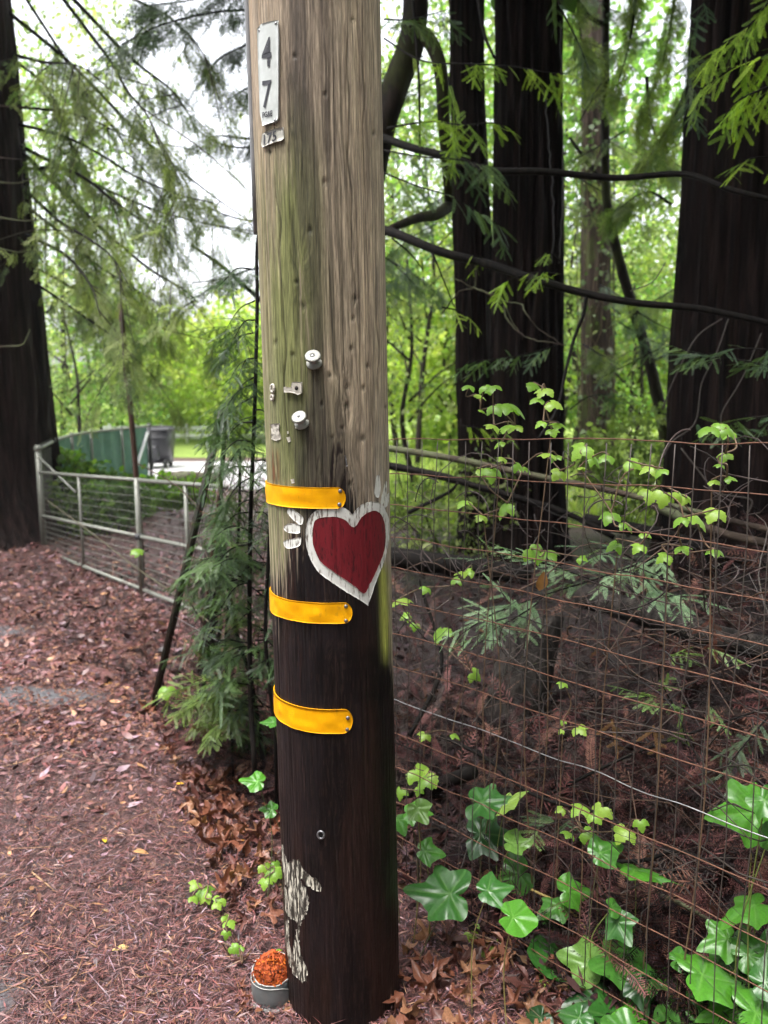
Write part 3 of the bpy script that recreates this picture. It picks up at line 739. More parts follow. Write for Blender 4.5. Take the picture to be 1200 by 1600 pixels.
# dead feathery sprays
def frond(n=9, sl=.42, bw=.030, droop=.12, sub=2, seed=1, ang=.95, rw=.016):
    """flat conifer spray of unit length along +x: a rachis, side twigs and their own twiglets, all narrow blades"""
    g = np.random.default_rng(seed); Q = []
    def blade(a, b, w):
        a, b = np.asarray(a, float), np.asarray(b, float); d = b-a; s = np.cross([0, 0, 1.0], d); s = s/(np.linalg.norm(s)+1e-9)*w
        m_ = a+d*.45; Q.append([a, m_+s, b, m_-s])
    zf = lambda t: -droop*t*t
    pr = [np.array([t, .03*math.sin(3*t+seed), zf(t)]) for t in np.linspace(0, 1, 4)]
    for a, b in zip(pr[:-1], pr[1:]): blade(a, b, rw)
    for i_ in range(n):
        for sg in (-1, 1):
            t = .10+.86*(i_+.5*(sg > 0))/n; L = sl*(1-.62*t)*g.uniform(.75, 1.15)*(.55+.45*min(1, t*4)); an = ang*g.uniform(.85, 1.15)
            a = np.array([t, .03*math.sin(3*t+seed), zf(t)]); d = np.array([math.cos(an), sg*math.sin(an), -droop*g.uniform(.6, 2.2)])
            b = a+d*L; blade(a, b, bw)
            for k in range(sub):
                for s2 in (-1, 1):
                    c = a+d*L*(.3+.32*k); a2 = an*sg+s2*.75; e = np.array([math.cos(a2), math.sin(a2), -droop*1.5])
                    blade(c, c+e*L*.38*(1-.3*k), bw*.8)
    Q = np.array(Q); return Q.reshape(-1, 3), np.arange(len(Q)*4).reshape(-1, 4)
def needles(L=.085, sp=.0033, nl=.013, nw=.0011, seed=1, bend=.02):
    """one redwood twig with two flat ranks of needles, metres, along +x"""
    g = np.random.default_rng(seed); Q = []; n = int(L/sp)
    for i_ in range(n+1):
        t = i_/n; p = np.array([t*L, bend*L*math.sin(2.4*t), -.12*L*t*t])
        ln = nl*min(1, .45+t*3.5)*min(1, .42+(1-t)*3.2)
        ln *= g.uniform(.88, 1.08)
        for sg in (-1, 1):
            an = (1.12-.30*t)*g.uniform(.92, 1.08); d = np.array([math.cos(an), sg*math.sin(an), g.uniform(-.22, .10)]); s = np.array([-d[1], d[0], 0])*nw
            Q.append([p, p+d*ln*.5+s, p+d*ln, p+d*ln*.5-s])
    for a, b in zip(np.linspace(0, .75, 4), np.linspace(.25, 1, 4)):
        Q.append([[a*L, bend*L*math.sin(2.4*a)-.0009, -.12*L*a*a], [b*L, bend*L*math.sin(2.4*b)-.0009, -.12*L*b*b], [b*L, bend*L*math.sin(2.4*b)+.0009, -.12*L*b*b], [a*L, bend*L*math.sin(2.4*a)+.0009, -.12*L*a*a]])
    Q = np.array(Q); return Q.reshape(-1, 3), np.arange(len(Q)*4).reshape(-1, 4)
def spray(n=3, L=.21, seed=1, tw=.095, droop=.45, nl=.0118):
    """redwood branch tip with several needle twigs, metres, along +x"""
    g = np.random.default_rng(seed); acc = G()
    V, F_ = needles(L, .0046, nl, .0014, seed); acc.add(V, F_)
    for i_ in range(n):
        for sg in (-1, 1):
            t = .08+.72*(i_+.5*(sg > 0))/n; l = tw*(1-.55*t)*g.uniform(.7, 1.15); an = sg*g.uniform(.75, 1.15)
            V, F_ = needles(l, .0046, nl*g.uniform(.85, 1.05), .0014, seed*31+i_*2+(sg > 0))
            c, s = math.cos(an), math.sin(an); dz = -droop*g.uniform(.3, 1.3)
            R = frames(np.array([[c, s, dz]]), np.array([[g.normal()*.45, g.normal()*.45, 1.0]]))[0]
            acc.add(V@R.T+np.array([t*L, .02*L*math.sin(2.4*t), -.12*L*t*t]), F_)
    V, F_, _ = acc.arrays(); return V, F_[0]
DEADF = [frond(9, .30, .014, .10, 0, s, 1.0, .012) for s in (1, 2, 3)]
DEADN = [needles(.11, .0042, .014, .0011, s, .10) for s in (3, 4)]
def dead_sprays(n, xr, y0, y1, name, size, lift, keep, tilt=.35, pal=None, far=.0):
    P = litter_positions(n, y0, y1, xr, keep); acc = G(); pal = np.vstack([PAL[[0, 2, 6, 7, 7]]*.48, PAL[[1, 3]]*.75, [[.045, .034, .03], [.014, .010, .010], [.022, .015, .014]]]) if pal is None else pal
    which = rng.integers(0, 5, n)
    for k in range(5):
        s = which == k; c = s.sum()
        if not c: continue
        az = rng.random(c)*2*PI; f = np.stack([np.cos(az), np.sin(az), rng.normal(size=c)*tilt], 1); up = rand_dirs(c, 1.6)
        z = gz(P[s, 0], P[s, 1])+.004+rng.random(c)*(lift(P[s, 0], P[s, 1]) if callable(lift) else lift)
        T = DEADF[k] if k < 3 else DEADN[k-3]
        S = size[0]+(size[1]-size[0])*rng.random(c)
        if k >= 3: S = S/.11
        V, F_ = stamp(T, frames(f, up), np.stack([P[s, 0], P[s, 1], z], 1), S)
        acc.add(V, F_, np.repeat(pal[rng.integers(0, len(pal), c)]*(.55+.8*rng.random(c))[:, None], len(T[0]), 0))
    return tag(acc.obj(name, M['brush'] if 'brush' in name else M['dead']), None, None, None, 'stuff')
o = dead_sprays(900, drive_x, 1.3, 7, 'dead_spray_litter', (.06, .12), .012, on_drive, .08); o['label'] = 'flat dead redwood sprays lying on the drive'
right_x = lambda Y: (FL[0]+(2.34-Y)*.9, .62*Y+.5)
pile = lambda x, y: .06+.42*np.exp(-((x-2.4)/1.4)**2-((y-3.8)/1.2)**2)+.05
o = dead_sprays(12500, right_x, 1.6, 7.0, 'dead_brush', (.08, .22), pile, lambda x, y: (back_of_fence(x, y) > .06) & (rng.random(len(x)) < np.where((back_of_fence(x, y) < .55) & (y < 2.7), .28, 1)) & (rng.random(len(x)) < np.where(x < .75*y-1.35, .45, 1)), .75)
o['label'] = 'tangled dead brown redwood brush heaped behind the wire fence'
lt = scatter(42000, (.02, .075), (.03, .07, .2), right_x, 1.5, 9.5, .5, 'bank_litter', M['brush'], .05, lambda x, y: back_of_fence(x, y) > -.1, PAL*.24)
lt['label'] = 'dark wet litter covering the bank behind the fence'
# fine tangled twigs behind the fence
acc = G()
for k in range(520):
    px = rnd.uniform(605, 1250); py = rnd.uniform(880, 1560); bk = abs(rnd.gauss(0, .9))+.06
    p = fence_at(px, min(py, 1500), bk); p[2] = max(p[2], float(gz(p[0], p[1]))+.01); L = rnd.uniform(.15, .7)
    a = rnd.uniform(0, 2*PI); d = np.array([math.cos(a), math.sin(a), rnd.uniform(-.5, .7)]); e = rand_dirs(1)[0]
    pts = spline([p, p+d*L*.33+e*L*.07, p+d*L*.66-e*L*.06, p+d*L+np.array([0, 0, -.15*L])], 3)
    gr = gz(pts[:, 0], pts[:, 1])+.006; pts[:, 2] = np.maximum(pts[:, 2], gr)
    bb = back_of_fence(pts[:, 0], pts[:, 1]); pts[:, :2] += FN*np.maximum(.03-bb, 0)[:, None]
    r0 = rnd.uniform(.0009, .0026)
    V, F_ = tube(pts, np.linspace(r0, r0*.5, len(pts)), 4, False)
    c = np.array(rnd.choice([(.035, .021, .018), (.014, .010, .009), (.09, .05, .034), (.055, .042, .036)]))*rnd.uniform(.4, 1.3)
    acc.add(V, F_, c)
for k in range(150):     # loops and hooks of dead bramble
    px = rnd.uniform(605, 1250); py = rnd.uniform(730, 1050); bk = abs(rnd.gauss(0, .9))+.15; p = fence_at(px, py, bk); R = rnd.uniform(.04, .16)
    a = np.linspace(0, rnd.uniform(1.2, 4.5), 10)+rnd.uniform(0, 6); R3 = frames(rand_dirs(1), rand_dirs(1))[0]
    pts = p+np.stack([np.cos(a)*R, np.sin(a)*R*rnd.uniform(.5, 1), a*.01], 1)@R3.T; pts[:, 2] = np.maximum(pts[:, 2], .05)
    bb = back_of_fence(pts[:, 0], pts[:, 1]); pts[:, :2] += FN*np.maximum(.03-bb, 0)[:, None]
    V, F_ = tube(pts, rnd.uniform(.0012, .0026), 4, False); acc.add(V, F_, np.array([.035, .023, .021])*rnd.uniform(.4, 1.8))
o = tag(acc.obj('twig_tangle', M['stem']), 'thin dead twigs and bramble loops tangled behind the wire fence', None, None, 'stuff')
# big dry leaves: parts of the ground, the largest singly
def mapleleaf(seed):
    g = np.random.default_rng(seed); n = 40; th = np.linspace(0, 2*PI, n, endpoint=False)
    r = np.zeros(n)+.30
    for a, L, w in ((0, 1.0, .30), (.95, .86, .28), (-.95, .86, .28), (1.95, .58, .26), (-1.95, .58, .26)):
        d = (th-a+PI) % (2*PI)-PI; r = np.maximum(r, L*np.exp(-np.abs(d/w)**1.25))
    r *= .92+.16*g.random(n)
    V = [[0, 0, 0]]; nr = 3
    for k in range(1, nr+1):
        q = r*k/nr*.5; x, y = q*np.cos(th), q*np.sin(th)
        z = .34*(fbm(x*5+seed, y*5, 0, seed)-.5)+.16*(k/nr)**2*np.sin(th*2+seed)+.12*(fbm(x*14, y*14, 0, seed+5)-.5)
        V += np.stack([x, y, z], 1).tolist()
    j = np.arange(n); k = (j+1) % n
    T = np.stack([np.zeros(n, int), 1+j, 1+k], 1); Q = np.concatenate([np.stack([1+a*n+j, 1+a*n+n+j, 1+a*n+n+k, 1+a*n+k], 1) for a in range(nr-1)])
    return np.array(V), [T, Q]
def narrowleaf(seed, w=.17):
    V, Q = [], []
    for i_, t in enumerate(np.linspace(0, 1, 6)):
        h = w*math.sin(PI*t**.8)**.8+.004; V += [[t-.5, -h, .05*math.sin(3*t+seed)+h*.3], [t-.5, 0, .05*math.sin(3*t+seed)], [t-.5, h, .05*math.sin(3*t+seed)+h*.35]]
        if i_: Q += [[(i_-1)*3, i_*3, i_*3+1, (i_-1)*3+1], [(i_-1)*3+1, i_*3+1, i_*3+2, (i_-1)*3+2]]
    return np.array(V), [np.array(Q)]
LCOL = [(.17, .062, .036), (.25, .12, .065), (.095, .036, .028), (.13, .05, .042), (.06, .027, .022), (.20, .085, .055)]
leafmesh = []
for s in range(8):
    V, F_ = mapleleaf(s+1); leafmesh.append(make_mesh('leaf', V, F_, M['dead'], True, np.array(LCOL[s % 6])))
for s in range(5):
    V, F_ = narrowleaf(s); leafmesh.append(make_mesh('leaf', V, F_, M['dead'], True, np.array([(.24, .10, .055), (.17, .085, .06), (.33, .20, .11), (.2, .12, .10), (.12, .06, .05)][s])))
def lay_leaf(x, y, size, me, lift=.02, tilt=.35, parent=ground, zoff=0):
    o = link('leaf', me, parent, (x, y, float(gz(x, y))+rnd.uniform(.004, lift)+zoff+size*.06), (rnd.gauss(0, tilt), rnd.gauss(0, tilt), rnd.uniform(0, 6.28)), size)
    return o
cnt = 0
while cnt < 205:          # heap of maple leaves along the fence, left of the pole
    px, py = rnd.gauss(350, 70), rnd.gauss(1265, 110)
    if not (200 < px < 470 and 1095 < py < 1530): continue
    if px < 225+(py-1120)*.45: continue
    p = grd(px, py, .01); lay_leaf(p[0], p[1], rnd.uniform(.07, .15), rnd.choice(leafmesh[:8]), .05, .6); cnt += 1
for k in range(85):       # and right of the pole's foot
    px, py = rnd.uniform(615, 900), rnd.uniform(1465, 1640); p = grd(px, py, .02)
    lay_leaf(p[0], p[1], rnd.uniform(.08, .16), rnd.choice(leafmesh[:8]), .035, .4)
for k in range(20):
    Y = 1/(1/1.5-rnd.random()*(1/1.5-1/7.0)); x = rnd.uniform(-.62*Y, -.3-.12*Y)
    lay_leaf(x, Y, rnd.uniform(.03, .065), rnd.choice(leafmesh[3:]), .012, .2)
for (px, py, c, s) in ((163, 1308, (.75, .55, .03), .045), (220, 1328, (.45, .24, .10), .055), (376, 1312, (.70, .32, .03), .04), (281, 1221, (.72, .40, .04), .035), (85, 972, (.62, .34, .05), .06), (170, 1069, (.6, .33, .06), .05), (188, 1477, (.55, .40, .16), .05)):
    V, F_ = narrowleaf(int(px), .2); p = grd(px, py, .02); o = lay_leaf(p[0], p[1], s, make_mesh('leaf', V, F_, M['dead'], True, np.array(c)), .01, .12)
    o['label'] = 'yellow fallen leaf' if c[0] > .6 else 'tan fallen leaf'
# fallen leaf bits as stuff along the gate and far floor
acc = G(); n = 8000
P = litter_positions(n, 3.4, 14, lambda Y: (-.62*Y, FL[0]+(2.34-Y)*.55)); T = mapleleaf(3)
T = (T[0], T[1])
V0 = T[0]; tri = [T[1][0], T[1][1]]
az = rng.random(n)*2*PI; f = np.stack([np.cos(az), np.sin(az), rng.normal(size=n)*.25], 1)
V, F_ = stamp((V0*np.array([1, 1, .8]), tri[:1]), frames(f, rand_dirs(n, 2.5)), np.stack([P[:, 0], P[:, 1], gz(P[:, 0], P[:, 1])+.02], 1), .05+.08*rng.random(n))
acc.add(V, F_, np.repeat(np.array(LCOL)[rng.integers(0, 6, n)]*(.8+.7*rng.random(n))[:, None], len(V0), 0))
tag(acc.obj('far_leaf_litter', M['dead']), 'brown fallen leaves covering the far end of the drive by the gate', None, None, 'stuff')
# twigs lying on the drive, one by one
def twig(pts, r, label, name='fallen_twig', c=(.12, .075, .06), lift=.008):
    P = np.array([grd(a, b, .0) for a, b in pts]); P = spline(P, 5); P[:, 2] = gz(P[:, 0], P[:, 1])+r+lift
    V, F_ = tube(P, np.linspace(r, r*.55, len(P)), 6)
    return tag(obj(name, V, F_, M['stem'], None, True, np.array(c)), label, 'twig', 'twigs lying on the drive')
twig([(243, 1270), (256, 1312), (300, 1350), (345, 1368), (385, 1392)], .0028, 'long curved twig arching across the litter below the maple leaf heap')
twig([(300, 1352), (360, 1360), (410, 1362)], .002, 'short straight twig meeting the pole above the small green sprouts')
twig([(88, 1172), (130, 1190), (180, 1200), (225, 1199)], .004, 'dark bare twig lying across the middle of the drive')
twig([(0, 1392), (25, 1380), (58, 1372)], .004, 'dark twig stub entering from the left edge of the drive', c=(.07, .05, .045))
twig([(0, 1202), (35, 1194), (70, 1181)], .003, 'pale twig at the left edge of the drive under the asphalt patches', c=(.35, .22, .12))
twig([(182, 1485), (190, 1530), (200, 1580), (207, 1600)], .0025, 'thin upright twig at the bottom of the litter', c=(.2, .12, .1))
twig([(48, 1475), (90, 1484), (125, 1490)], .0022, 'reddish straight twig in the lower left litter', c=(.25, .11, .07))
twig([(50, 1367), (70, 1383), (85, 1395)], .0035, 'tan split twig in the lower left litter', c=(.36, .22, .12))
twig([(200, 1540), (225, 1552), (262, 1572)], .003, 'brown twig near the bottom edge left of the grey cup', c=(.17, .09, .07))
twig([(270, 1318), (285, 1300), (333, 1345)], .0022, 'forked twig above the green sprouts', c=(.14, .08, .07))
acc = G()
for k in range(150):
    Y = 1/(1/1.45-rnd.random()*(1/1.45-1/6.0)); x = rnd.uniform(-.6*Y, -.25-.12*Y); a = rnd.uniform(0, 2*PI); L = rnd.uniform(.05, .20)
    P = np.array([[x, Y, 0], [x+math.cos(a)*L*.5+rnd.gauss(0, .01), Y+math.sin(a)*L*.5, 0], [x+math.cos(a)*L, Y+math.sin(a)*L, 0]]); P = spline(P, 4); P[:, 2] = gz(P[:, 0], P[:, 1])+.012
    r = rnd.uniform(.0010, .0026); V, F_ = tube(P, np.linspace(r, r*.6, len(P)), 5); acc.add(V, F_, np.array(rnd.choice([(.11, .06, .05), (.06, .038, .032), (.24, .13, .075), (.18, .085, .065)])))
tag(acc.obj('twig_litter', M['stem']), 'small loose twigs scattered through the litter of the drive', None, None, 'stuff')
# ------------------------------------------------------------------ wire fence right of the pole
rowsL = [688, 741, 790, 838, 886, 938, 988, 1040, 1090, 1142, 1195, 1248, 1300, 1352]
rowsR = [696, 775, 861, 940, 1011, 1082, 1158, 1235, 1312, 1392, 1472, 1550, 1630, 1710]
fence = thing('wire_fence', (float(FL[0]), float(FL[1]), 0), 'rusty welded wire fence running from the leaning steel post past the pole', 'wire fence')
fz0 = np.array([fence_at(612, r)[2] for r in rowsL]); fz1 = np.array([fence_at(1200, r)[2] for r in rowsR])
ex = 1.45     # the fence goes on past the right edge of the frame
def fence_pt(s, k, back=0.0):
    """s: 0 at the pole side, 1 at the right edge; s<0 runs on to the leaning post"""
    kf = np.interp(k, range(14), fz0); kr = np.interp(k, range(14), fz1)
    if s >= 0:
        z = kf+(kr-kf)*min(s, 1.0); p = FL[:2]+FD*FLEN*s
    else:
        h = (13-k)/13.0; q = TB+(TT-TB)*h; w = min(1, -s)
        p = FL[:2]+(q[:2]-FL[:2])*w; z = kf+(q[2]-kf)*w-.05*math.sin(PI*w)
    return np.array([p[0]+FN[0]*back, p[1]+FN[1]*back, z])
for k in range(14):
    S_ = np.concatenate([np.linspace(-1, 0, 14), np.linspace(0, ex, 26)[1:]])
    P = np.array([fence_pt(s, k) for s in S_])
    w = .005 if k != 8 else .007
    P[:, 2] += (np.array([vn(s*9, k*3.1, 0, 12) for s in S_])-.5)*2*w-.006*np.sin((S_+1)*3); P[:, :2] += FN*((np.array([vn(s*7, k*1.7, 5, 13) for s in S_])-.5)*.012)[:, None]
    V, F_ = tube(spline(P, 3), .0016 if k != 8 else .0014, 6)
    o = obj('horizontal_wire', V, F_, M['zinc_wire'] if k == 8 else M['rust_wire'], fence, True)
    if k == 8: o['label'] = 'bright unrusted wire'
nvr = int(20*ex)
for k in range(-22, nvr+1):
    s = (k+.4)/20.0 if k >= 0 else k/22.0
    P = np.array([fence_pt(s, q, -.002) for q in np.linspace(0, 13, 15)]); P[:, :2] += FD*((np.array([vn(q*.45, k*2.3, 0, 15) for q in range(15)])-.5)*.016)[:, None]
    V, F_ = tube(P, .0014, 5); obj('vertical_wire', V, F_, M['grey_wire'], fence, True)
# ---- leaning steel post
tp = thing('steel_post', TB, 'dark green leaning steel fence post at the corner of the drive', 'fence post')
ax = (TT-TB); L = np.linalg.norm(ax); R = frames(ax[None], np.array([[0, 1.0, .2]]))[0][:, [1, 2, 0]]
g1 = G()
V, F_ = box((0, 0, L/2), (.036, .006, L+.3)); g1.add(V, F_); V, F_ = box((0, -.016, L/2), (.006, .026, L+.3)); g1.add(V, F_)
V, F_, _ = g1.arrays(); obj('shaft', V@R.T+TB, F_, M['post_paint'], tp)
for k in range(24):
    V, F_ = box((0, .006, L*(.06+.92*k/24)), (.012, .008, .012)); obj('stud', V@R.T+TB, F_, M['post_paint'], tp)
# second thin steel stake standing just behind
q0 = grd(300, 1085); q1 = at(352, 690, 3.75); V, F_ = tube(spline([q0-[0, 0, .1], (q0+q1)/2+[.01, 0, 0], q1], 6), .011, 7)
tag(obj('thin_stake', V, F_, M['rust_pipe'], None, True), 'thin dark stake just right of the leaning steel post', 'stake')
# rusty wire netting and grey split posts behind the steel post
q0, q1 = grd(318, 1060), grd(352, 1020); zt = 1.0; g1 = G()
nt_s = thing('split_post', q0, 'weathered grey split post among the sapling sprays behind the leaning steel post', 'fence post')
def splitpost(name, c0, c1, r0, r1, parent, seed, mat, n=18, m=12):
    z = np.linspace(0, 1, m); a = np.arange(n)*2*PI/n; V = []
    c0, c1 = np.asarray(c0, float), np.asarray(c1, float); g = np.random.default_rng(seed); prof = .72+.4*g.random(n); prof = (prof+np.roll(prof, 1))/2
    for t in z:
        r = (r0+(r1-r0)*t)*prof*(.92+.16*np.array([vn(k*1.3, t*2.5, 0, seed) for k in range(n)]))
        c = c0+(c1-c0)*t; V += np.stack([c[0]+r*np.cos(a), c[1]+r*np.sin(a), c[2]+0*a+(.05*(prof-1)*(t == 1))], 1).tolist()
    i_ = np.arange(m-1)[:, None]*n; j = np.arange(n)[None]; k = (j+1) % n
    Q = np.stack([i_+j, i_+k, i_+n+k, i_+n+j], -1).reshape(-1, 4); V.append((c1+[0, 0, .0]).tolist()); j = np.arange(n)
    T = np.stack([(m-1)*n+j, (m-1)*n+(j+1) % n, np.full(n, m*n)], 1)
    return obj(name, V, [Q, T], mat, parent, False)
splitpost('post_body', grd(322, 1075)-[0, 0, .1], at(336, 850, 3.95), .075, .06, nt_s, 3, M['post_wood'])
# chicken netting: one hanging sheet of fine wires
gn = thing('netting', grd(300, 1090), 'rusty fine wire netting standing behind the leaning steel post', 'wire netting')
g1 = G(); A0, A1 = grd(292, 1090), grd(372, 1030)
for k in range(26):
    p = A0+(A1-A0)*k/25; V, F_ = tube(np.array([p+[0, 0, z+0.0] for z in np.linspace(0, .95, 5)])+rng.normal(size=(5, 3))*.004, .0009, 4, False); g1.add(V, F_)
for z in np.linspace(.02, .95, 24):
    V, F_ = tube(np.array([A0+(A1-A0)*t+[0, 0, z] for t in np.linspace(0, 1, 9)])+rng.normal(size=(9, 3))*.003, .0009, 4, False); g1.add(V, F_)
tag(g1.obj('mesh_wire', M['grey_wire'], gn), None, None, None, 'stuff')

# ------------------------------------------------------------------ pipe gate on the left
gp0 = grd(70, 868); gp1 = grd(222, 930); gp2 = gp1+(gp1-gp0)*.60
gate = thing('pipe_gate', gp0, 'grey galvanized pipe gate of three rails with wire infill', 'gate')
def zrow(px, py, Y): return at(px, py, Y)[2]
zt, zm, zb = zrow(60, 738, gp0[1]), zrow(64, 806, gp0[1]), .05
ztr, zmr = zrow(215, 750, gp1[1]), zrow(218, 838, gp1[1])
dv = gp1-gp0
def gpt(t, z): p = gp0+dv*t; return np.array([p[0], p[1], z])
post_top = zrow(57, 702, gp0[1])
V, F_ = tube([gpt(0, -.1), gpt(0, post_top)], .030, 12); go = obj('gate_post', V, F_, M['galv'], gate, True)
V, F_ = lathe([(0, .045), (.022, .04), (.036, .02), (.040, 0), (.036, -.012)], 12, None, gpt(0, post_top)); obj('post_cap', V, F_, M['galv'], go, True)
def zt_(t): return zt+(ztr-zt)*t
def zm_(t): return zm+(zmr-zm)*t
for (a, b) in ((.0, .985), (1.02, 1.62)):
    for zf in (zt_, zm_, lambda t: zb):
        V, F_ = tube([gpt(a, zf(a)), gpt(b, zf(b))], .016, 10); obj('rail', V, F_, M['galv'], gate, True)
for (px, r) in ((132, .013), (221, .022), (296, .014)):
    t = {132: .46, 221: 1.0, 296: 1.36}[px]
    V, F_ = tube([gpt(t, .02 if px != 221 else -.05), gpt(t, zt_(t)+(.015 if px == 221 else 0))], r, 10); obj('upright', V, F_, M['galv'], gate, True)
V, F_ = box(gpt(1.0, zm_(1.0)), (.07, .07, .05), None, .012); obj('latch', V, F_, M['bin_dark'], gate)
for (a, b) in ((.01, .97), (1.03, 1.6)):
    for k in range(1, 7):
        z = zb+(zm_(a)-zb)*k/7; z2 = zb+(zm_(b)-zb)*k/7; V, F_ = tube([gpt(a, z), gpt((a+b)/2, (z+z2)/2-.006), gpt(b, z2)], .0024, 5); obj('infill_wire', V, F_, M['galv'], gate, True)
        z = zm_(a)+(zt_(a)-zm_(a))*k/7; z2 = zm_(b)+(zt_(b)-zm_(b))*k/7; V, F_ = tube([gpt(a, z), gpt((a+b)/2, (z+z2)/2-.006), gpt(b, z2)], .0018, 5); obj('infill_wire', V, F_, M['galv'], gate, True)
V, F_ = tube([gpt(.0, zt+.16), gpt(.42, zt_(.42)-.16)], .010, 8); obj('brace', V, F_, M['galv'], gate, True)
# fine mesh in the gate's left panel
g1 = G()
for k in range(90):
    t = .01+1.6*k/89; V, F_ = tube([gpt(t, zb), gpt(t, zt_(t))], .0012, 4, False); g1.add(V, F_)
tag(g1.obj('mesh_wire', M['galv'], gate), None, None, None, 'stuff')
# ------------------------------------------------------------------ chain-link fence with green screen
cl = thing('screened_fence', gp0, 'chain-link fence hung with green privacy screen behind the gate', 'chain-link fence')
cpath = [(62, 701, 7.95), (85, 689, 8.9), (112, 680, 10.2), (142, 675, 11.3), (190, 670, 12.5), (233, 665, 13.7)]
CT = np.array([at(a, b, y) for a, b, y in cpath]); CT[:, 2] = np.maximum(CT[:, 2], 1.05)
V, F_ = tube(spline(CT, 5), .020, 8); obj('top_rail', V, F_, M['galv'], cl, True)
for i_ in range(len(CT)):
    if i_ in (0,): continue
    p = CT[i_]; V, F_ = tube([p*[1, 1, 0]-[0, 0, .1], p+[0, 0, .04]], .03 if i_ == 5 else .022, 8); obj('fence_post', V, F_, M['bin_dark'] if i_ == 5 else M['galv'], cl, True)
def panel(a, b, name, lab=None, wav=.02):
    n = 14; m = 8; t = np.linspace(0, 1, n); V = []
    for zz in np.linspace(.05, .98, m):
        p = a[None]+(b-a)[None]*t[:, None]; w = wav*np.sin(t*17+zz*3)*np.sin(PI*t)
        V += np.stack([p[:, 0]+w-.05, p[:, 1], p[:, 2]*zz], 1).tolist()
    V = np.array(V); V2 = V+np.array([.004, 0, 0]); Q = gridquads(m, n)
    o = obj(name, np.vstack([V, V2]), [Q, Q[:, ::-1]+len(V)], M['fabric'], cl, True)
    if lab: o['label'] = lab
for i_ in (1, 2, 3, 4): panel(CT[i_], CT[i_+1], 'screen_panel', None, .035)
p5, p4 = CT[5], CT[4]; V, F_ = tube([p4*[1, 1, 0]+[.08, -.05, .08], p5+[-.02, -.05, -.12]], .03, 8); tag(obj('brace', V, F_, M['white_board'], cl, True), 'pale diagonal brace at the end post')
g1 = G()                      # the open chain-link bay nearest the gate post
a, b = CT[0], CT[1]; H = 1.05; Lb = np.linalg.norm((b-a)[:2]); st = .06
for sgn in (-1, 1):
    for k in np.arange(-H, Lb+H, st):
        t0, t1 = max(0, k if sgn > 0 else k-0), min(Lb, k+H)
        t0 = max(0, k); z_ = lambda t: (t-k) if sgn > 0 else H-(t-k)
        if t1-t0 < .05: continue
        q = lambda t: np.array([*(a+(b-a)*t/Lb)[:2], max(.02, z_(t))])
        V, F_ = tube([q(t0), q(t1)], .0016, 4, False); g1.add(V, F_)
for i_ in range(60):          # barbs of wire above the rail
    p = a+(b-a)*i_/60; V, F_ = tube([p, p+[.0, 0, .05]], .0016, 3, False); g1.add(V, F_)
tag(g1.obj('chain_link', M['galv'], cl), None, None, None, 'stuff')
# fallen pale pipe seen above the fence
V, F_ = tube(spline([at(84, 663, 11.5), at(100, 668, 11.6), at(117, 676, 11.7)], 5), .05, 8)
# rusty pole
rp0 = np.array([colx(224, 6.7, 0), 6.7, 0.0]); rp1 = at(187, 470, 6.5)
V, F_ = tube(spline([rp0-[0, 0, .2], (rp0*.5+rp1*.5)+[.015, 0, 0], rp1], 6), np.linspace(.026, .021, 13), 9)
tag(obj('rusty_pipe', V, F_, M['rust_pipe'], None, True), 'tall rusty pipe leaning left behind the gate', 'pipe')
# ------------------------------------------------------------------ wheeled bin on the lane
bY = 17.6; bc = np.array([colx(249, bY, 0), bY, 0.0])
bn = thing('wheeled_bin', bc, 'dark grey wheeled rubbish bin standing on the pale lane', 'rubbish bin')
def taper(c, s0, s1, h, z0):
    V = np.array([[sx*s/2, sy*t/2, z] for (s, t, z) in ((s0[0], s0[1], z0), (s1[0], s1[1], z0+h)) for (sx, sy) in ((-1, -1), (1, -1), (1, 1), (-1, 1))])+c
    return V, [np.array([[0, 1, 5, 4], [1, 2, 6, 5], [2, 3, 7, 6], [3, 0, 4, 7], [3, 2, 1, 0], [4, 5, 6, 7]])]
V, F_ = taper(bc, (.50, .56), (.62, .72), .72, .12); obj('body', V, F_, M['bin'], bn)
V, F_ = box(bc+[0, -.01, .875], (.68, .78, .075), None, .02); obj('lid', V, F_, M['bin_dark'], bn)
V, F_ = box(bc+[0, -.36, .70], (.60, .05, .07), None, .015); obj('lifting_bar', V, F_, M['bin_dark'], bn)
V, F_ = box(bc+[-.08, -.40, .36], (.40, .22, .34), None, .04); obj('front_bulge', V, F_, M['bin'], bn)
V, F_ = tube([bc+[-.26, .38, .93], bc+[.26, .38, .93]], .018, 8); obj('handle', V, F_, M['bin_dark'], bn)
for sx in (-1, 1):
    for sy in (-1, 1):
        V, F_ = lathe([(0, -.03), (.09, -.03), (.11, -.02), (.11, .02), (.09, .03), (0, .03)], 14, np.array([[0, 0, 1], [0, 1, 0], [-1, 0, 0.0]]), bc+[sx*.22, sy*.22-.05, .11]); obj('wheel', V, F_, M['rubber'], bn, True)
# brown log by the lane
lc = grd(297, 757)
P = spline([lc+[-.5, .1, .12], lc+[0, .0, .13], lc+[.6, -.1, .11]], 6); V, F_ = tube(P, np.linspace(.12, .11, len(P)), 10); V = V+(fbm(V[:, 0]*9, V[:, 1]*9, V[:, 2]*9)[:, None]-.5)*.05
tag(obj('log', V, F_, M['log'], None, True), 'short brown log lying beside the pale lane behind the gate', 'log')
# low white rail fence far off
wf = thing('rail_fence', at(330, 700, 27)*[1, 1, 0], 'low white rail fence far off across the verge', 'fence')
for k in range(9):
    x = -9.6+k*.9; V, F_ = box((x, 27, .3), (.09, .09, .75)); obj('post', V, F_, M['white_board'], wf)
for z in (.25, .52):
    V, F_ = box((-6.0, 26.93, z), (7.6, .04, .16)); obj('rail', V, F_, M['white_board'], wf)
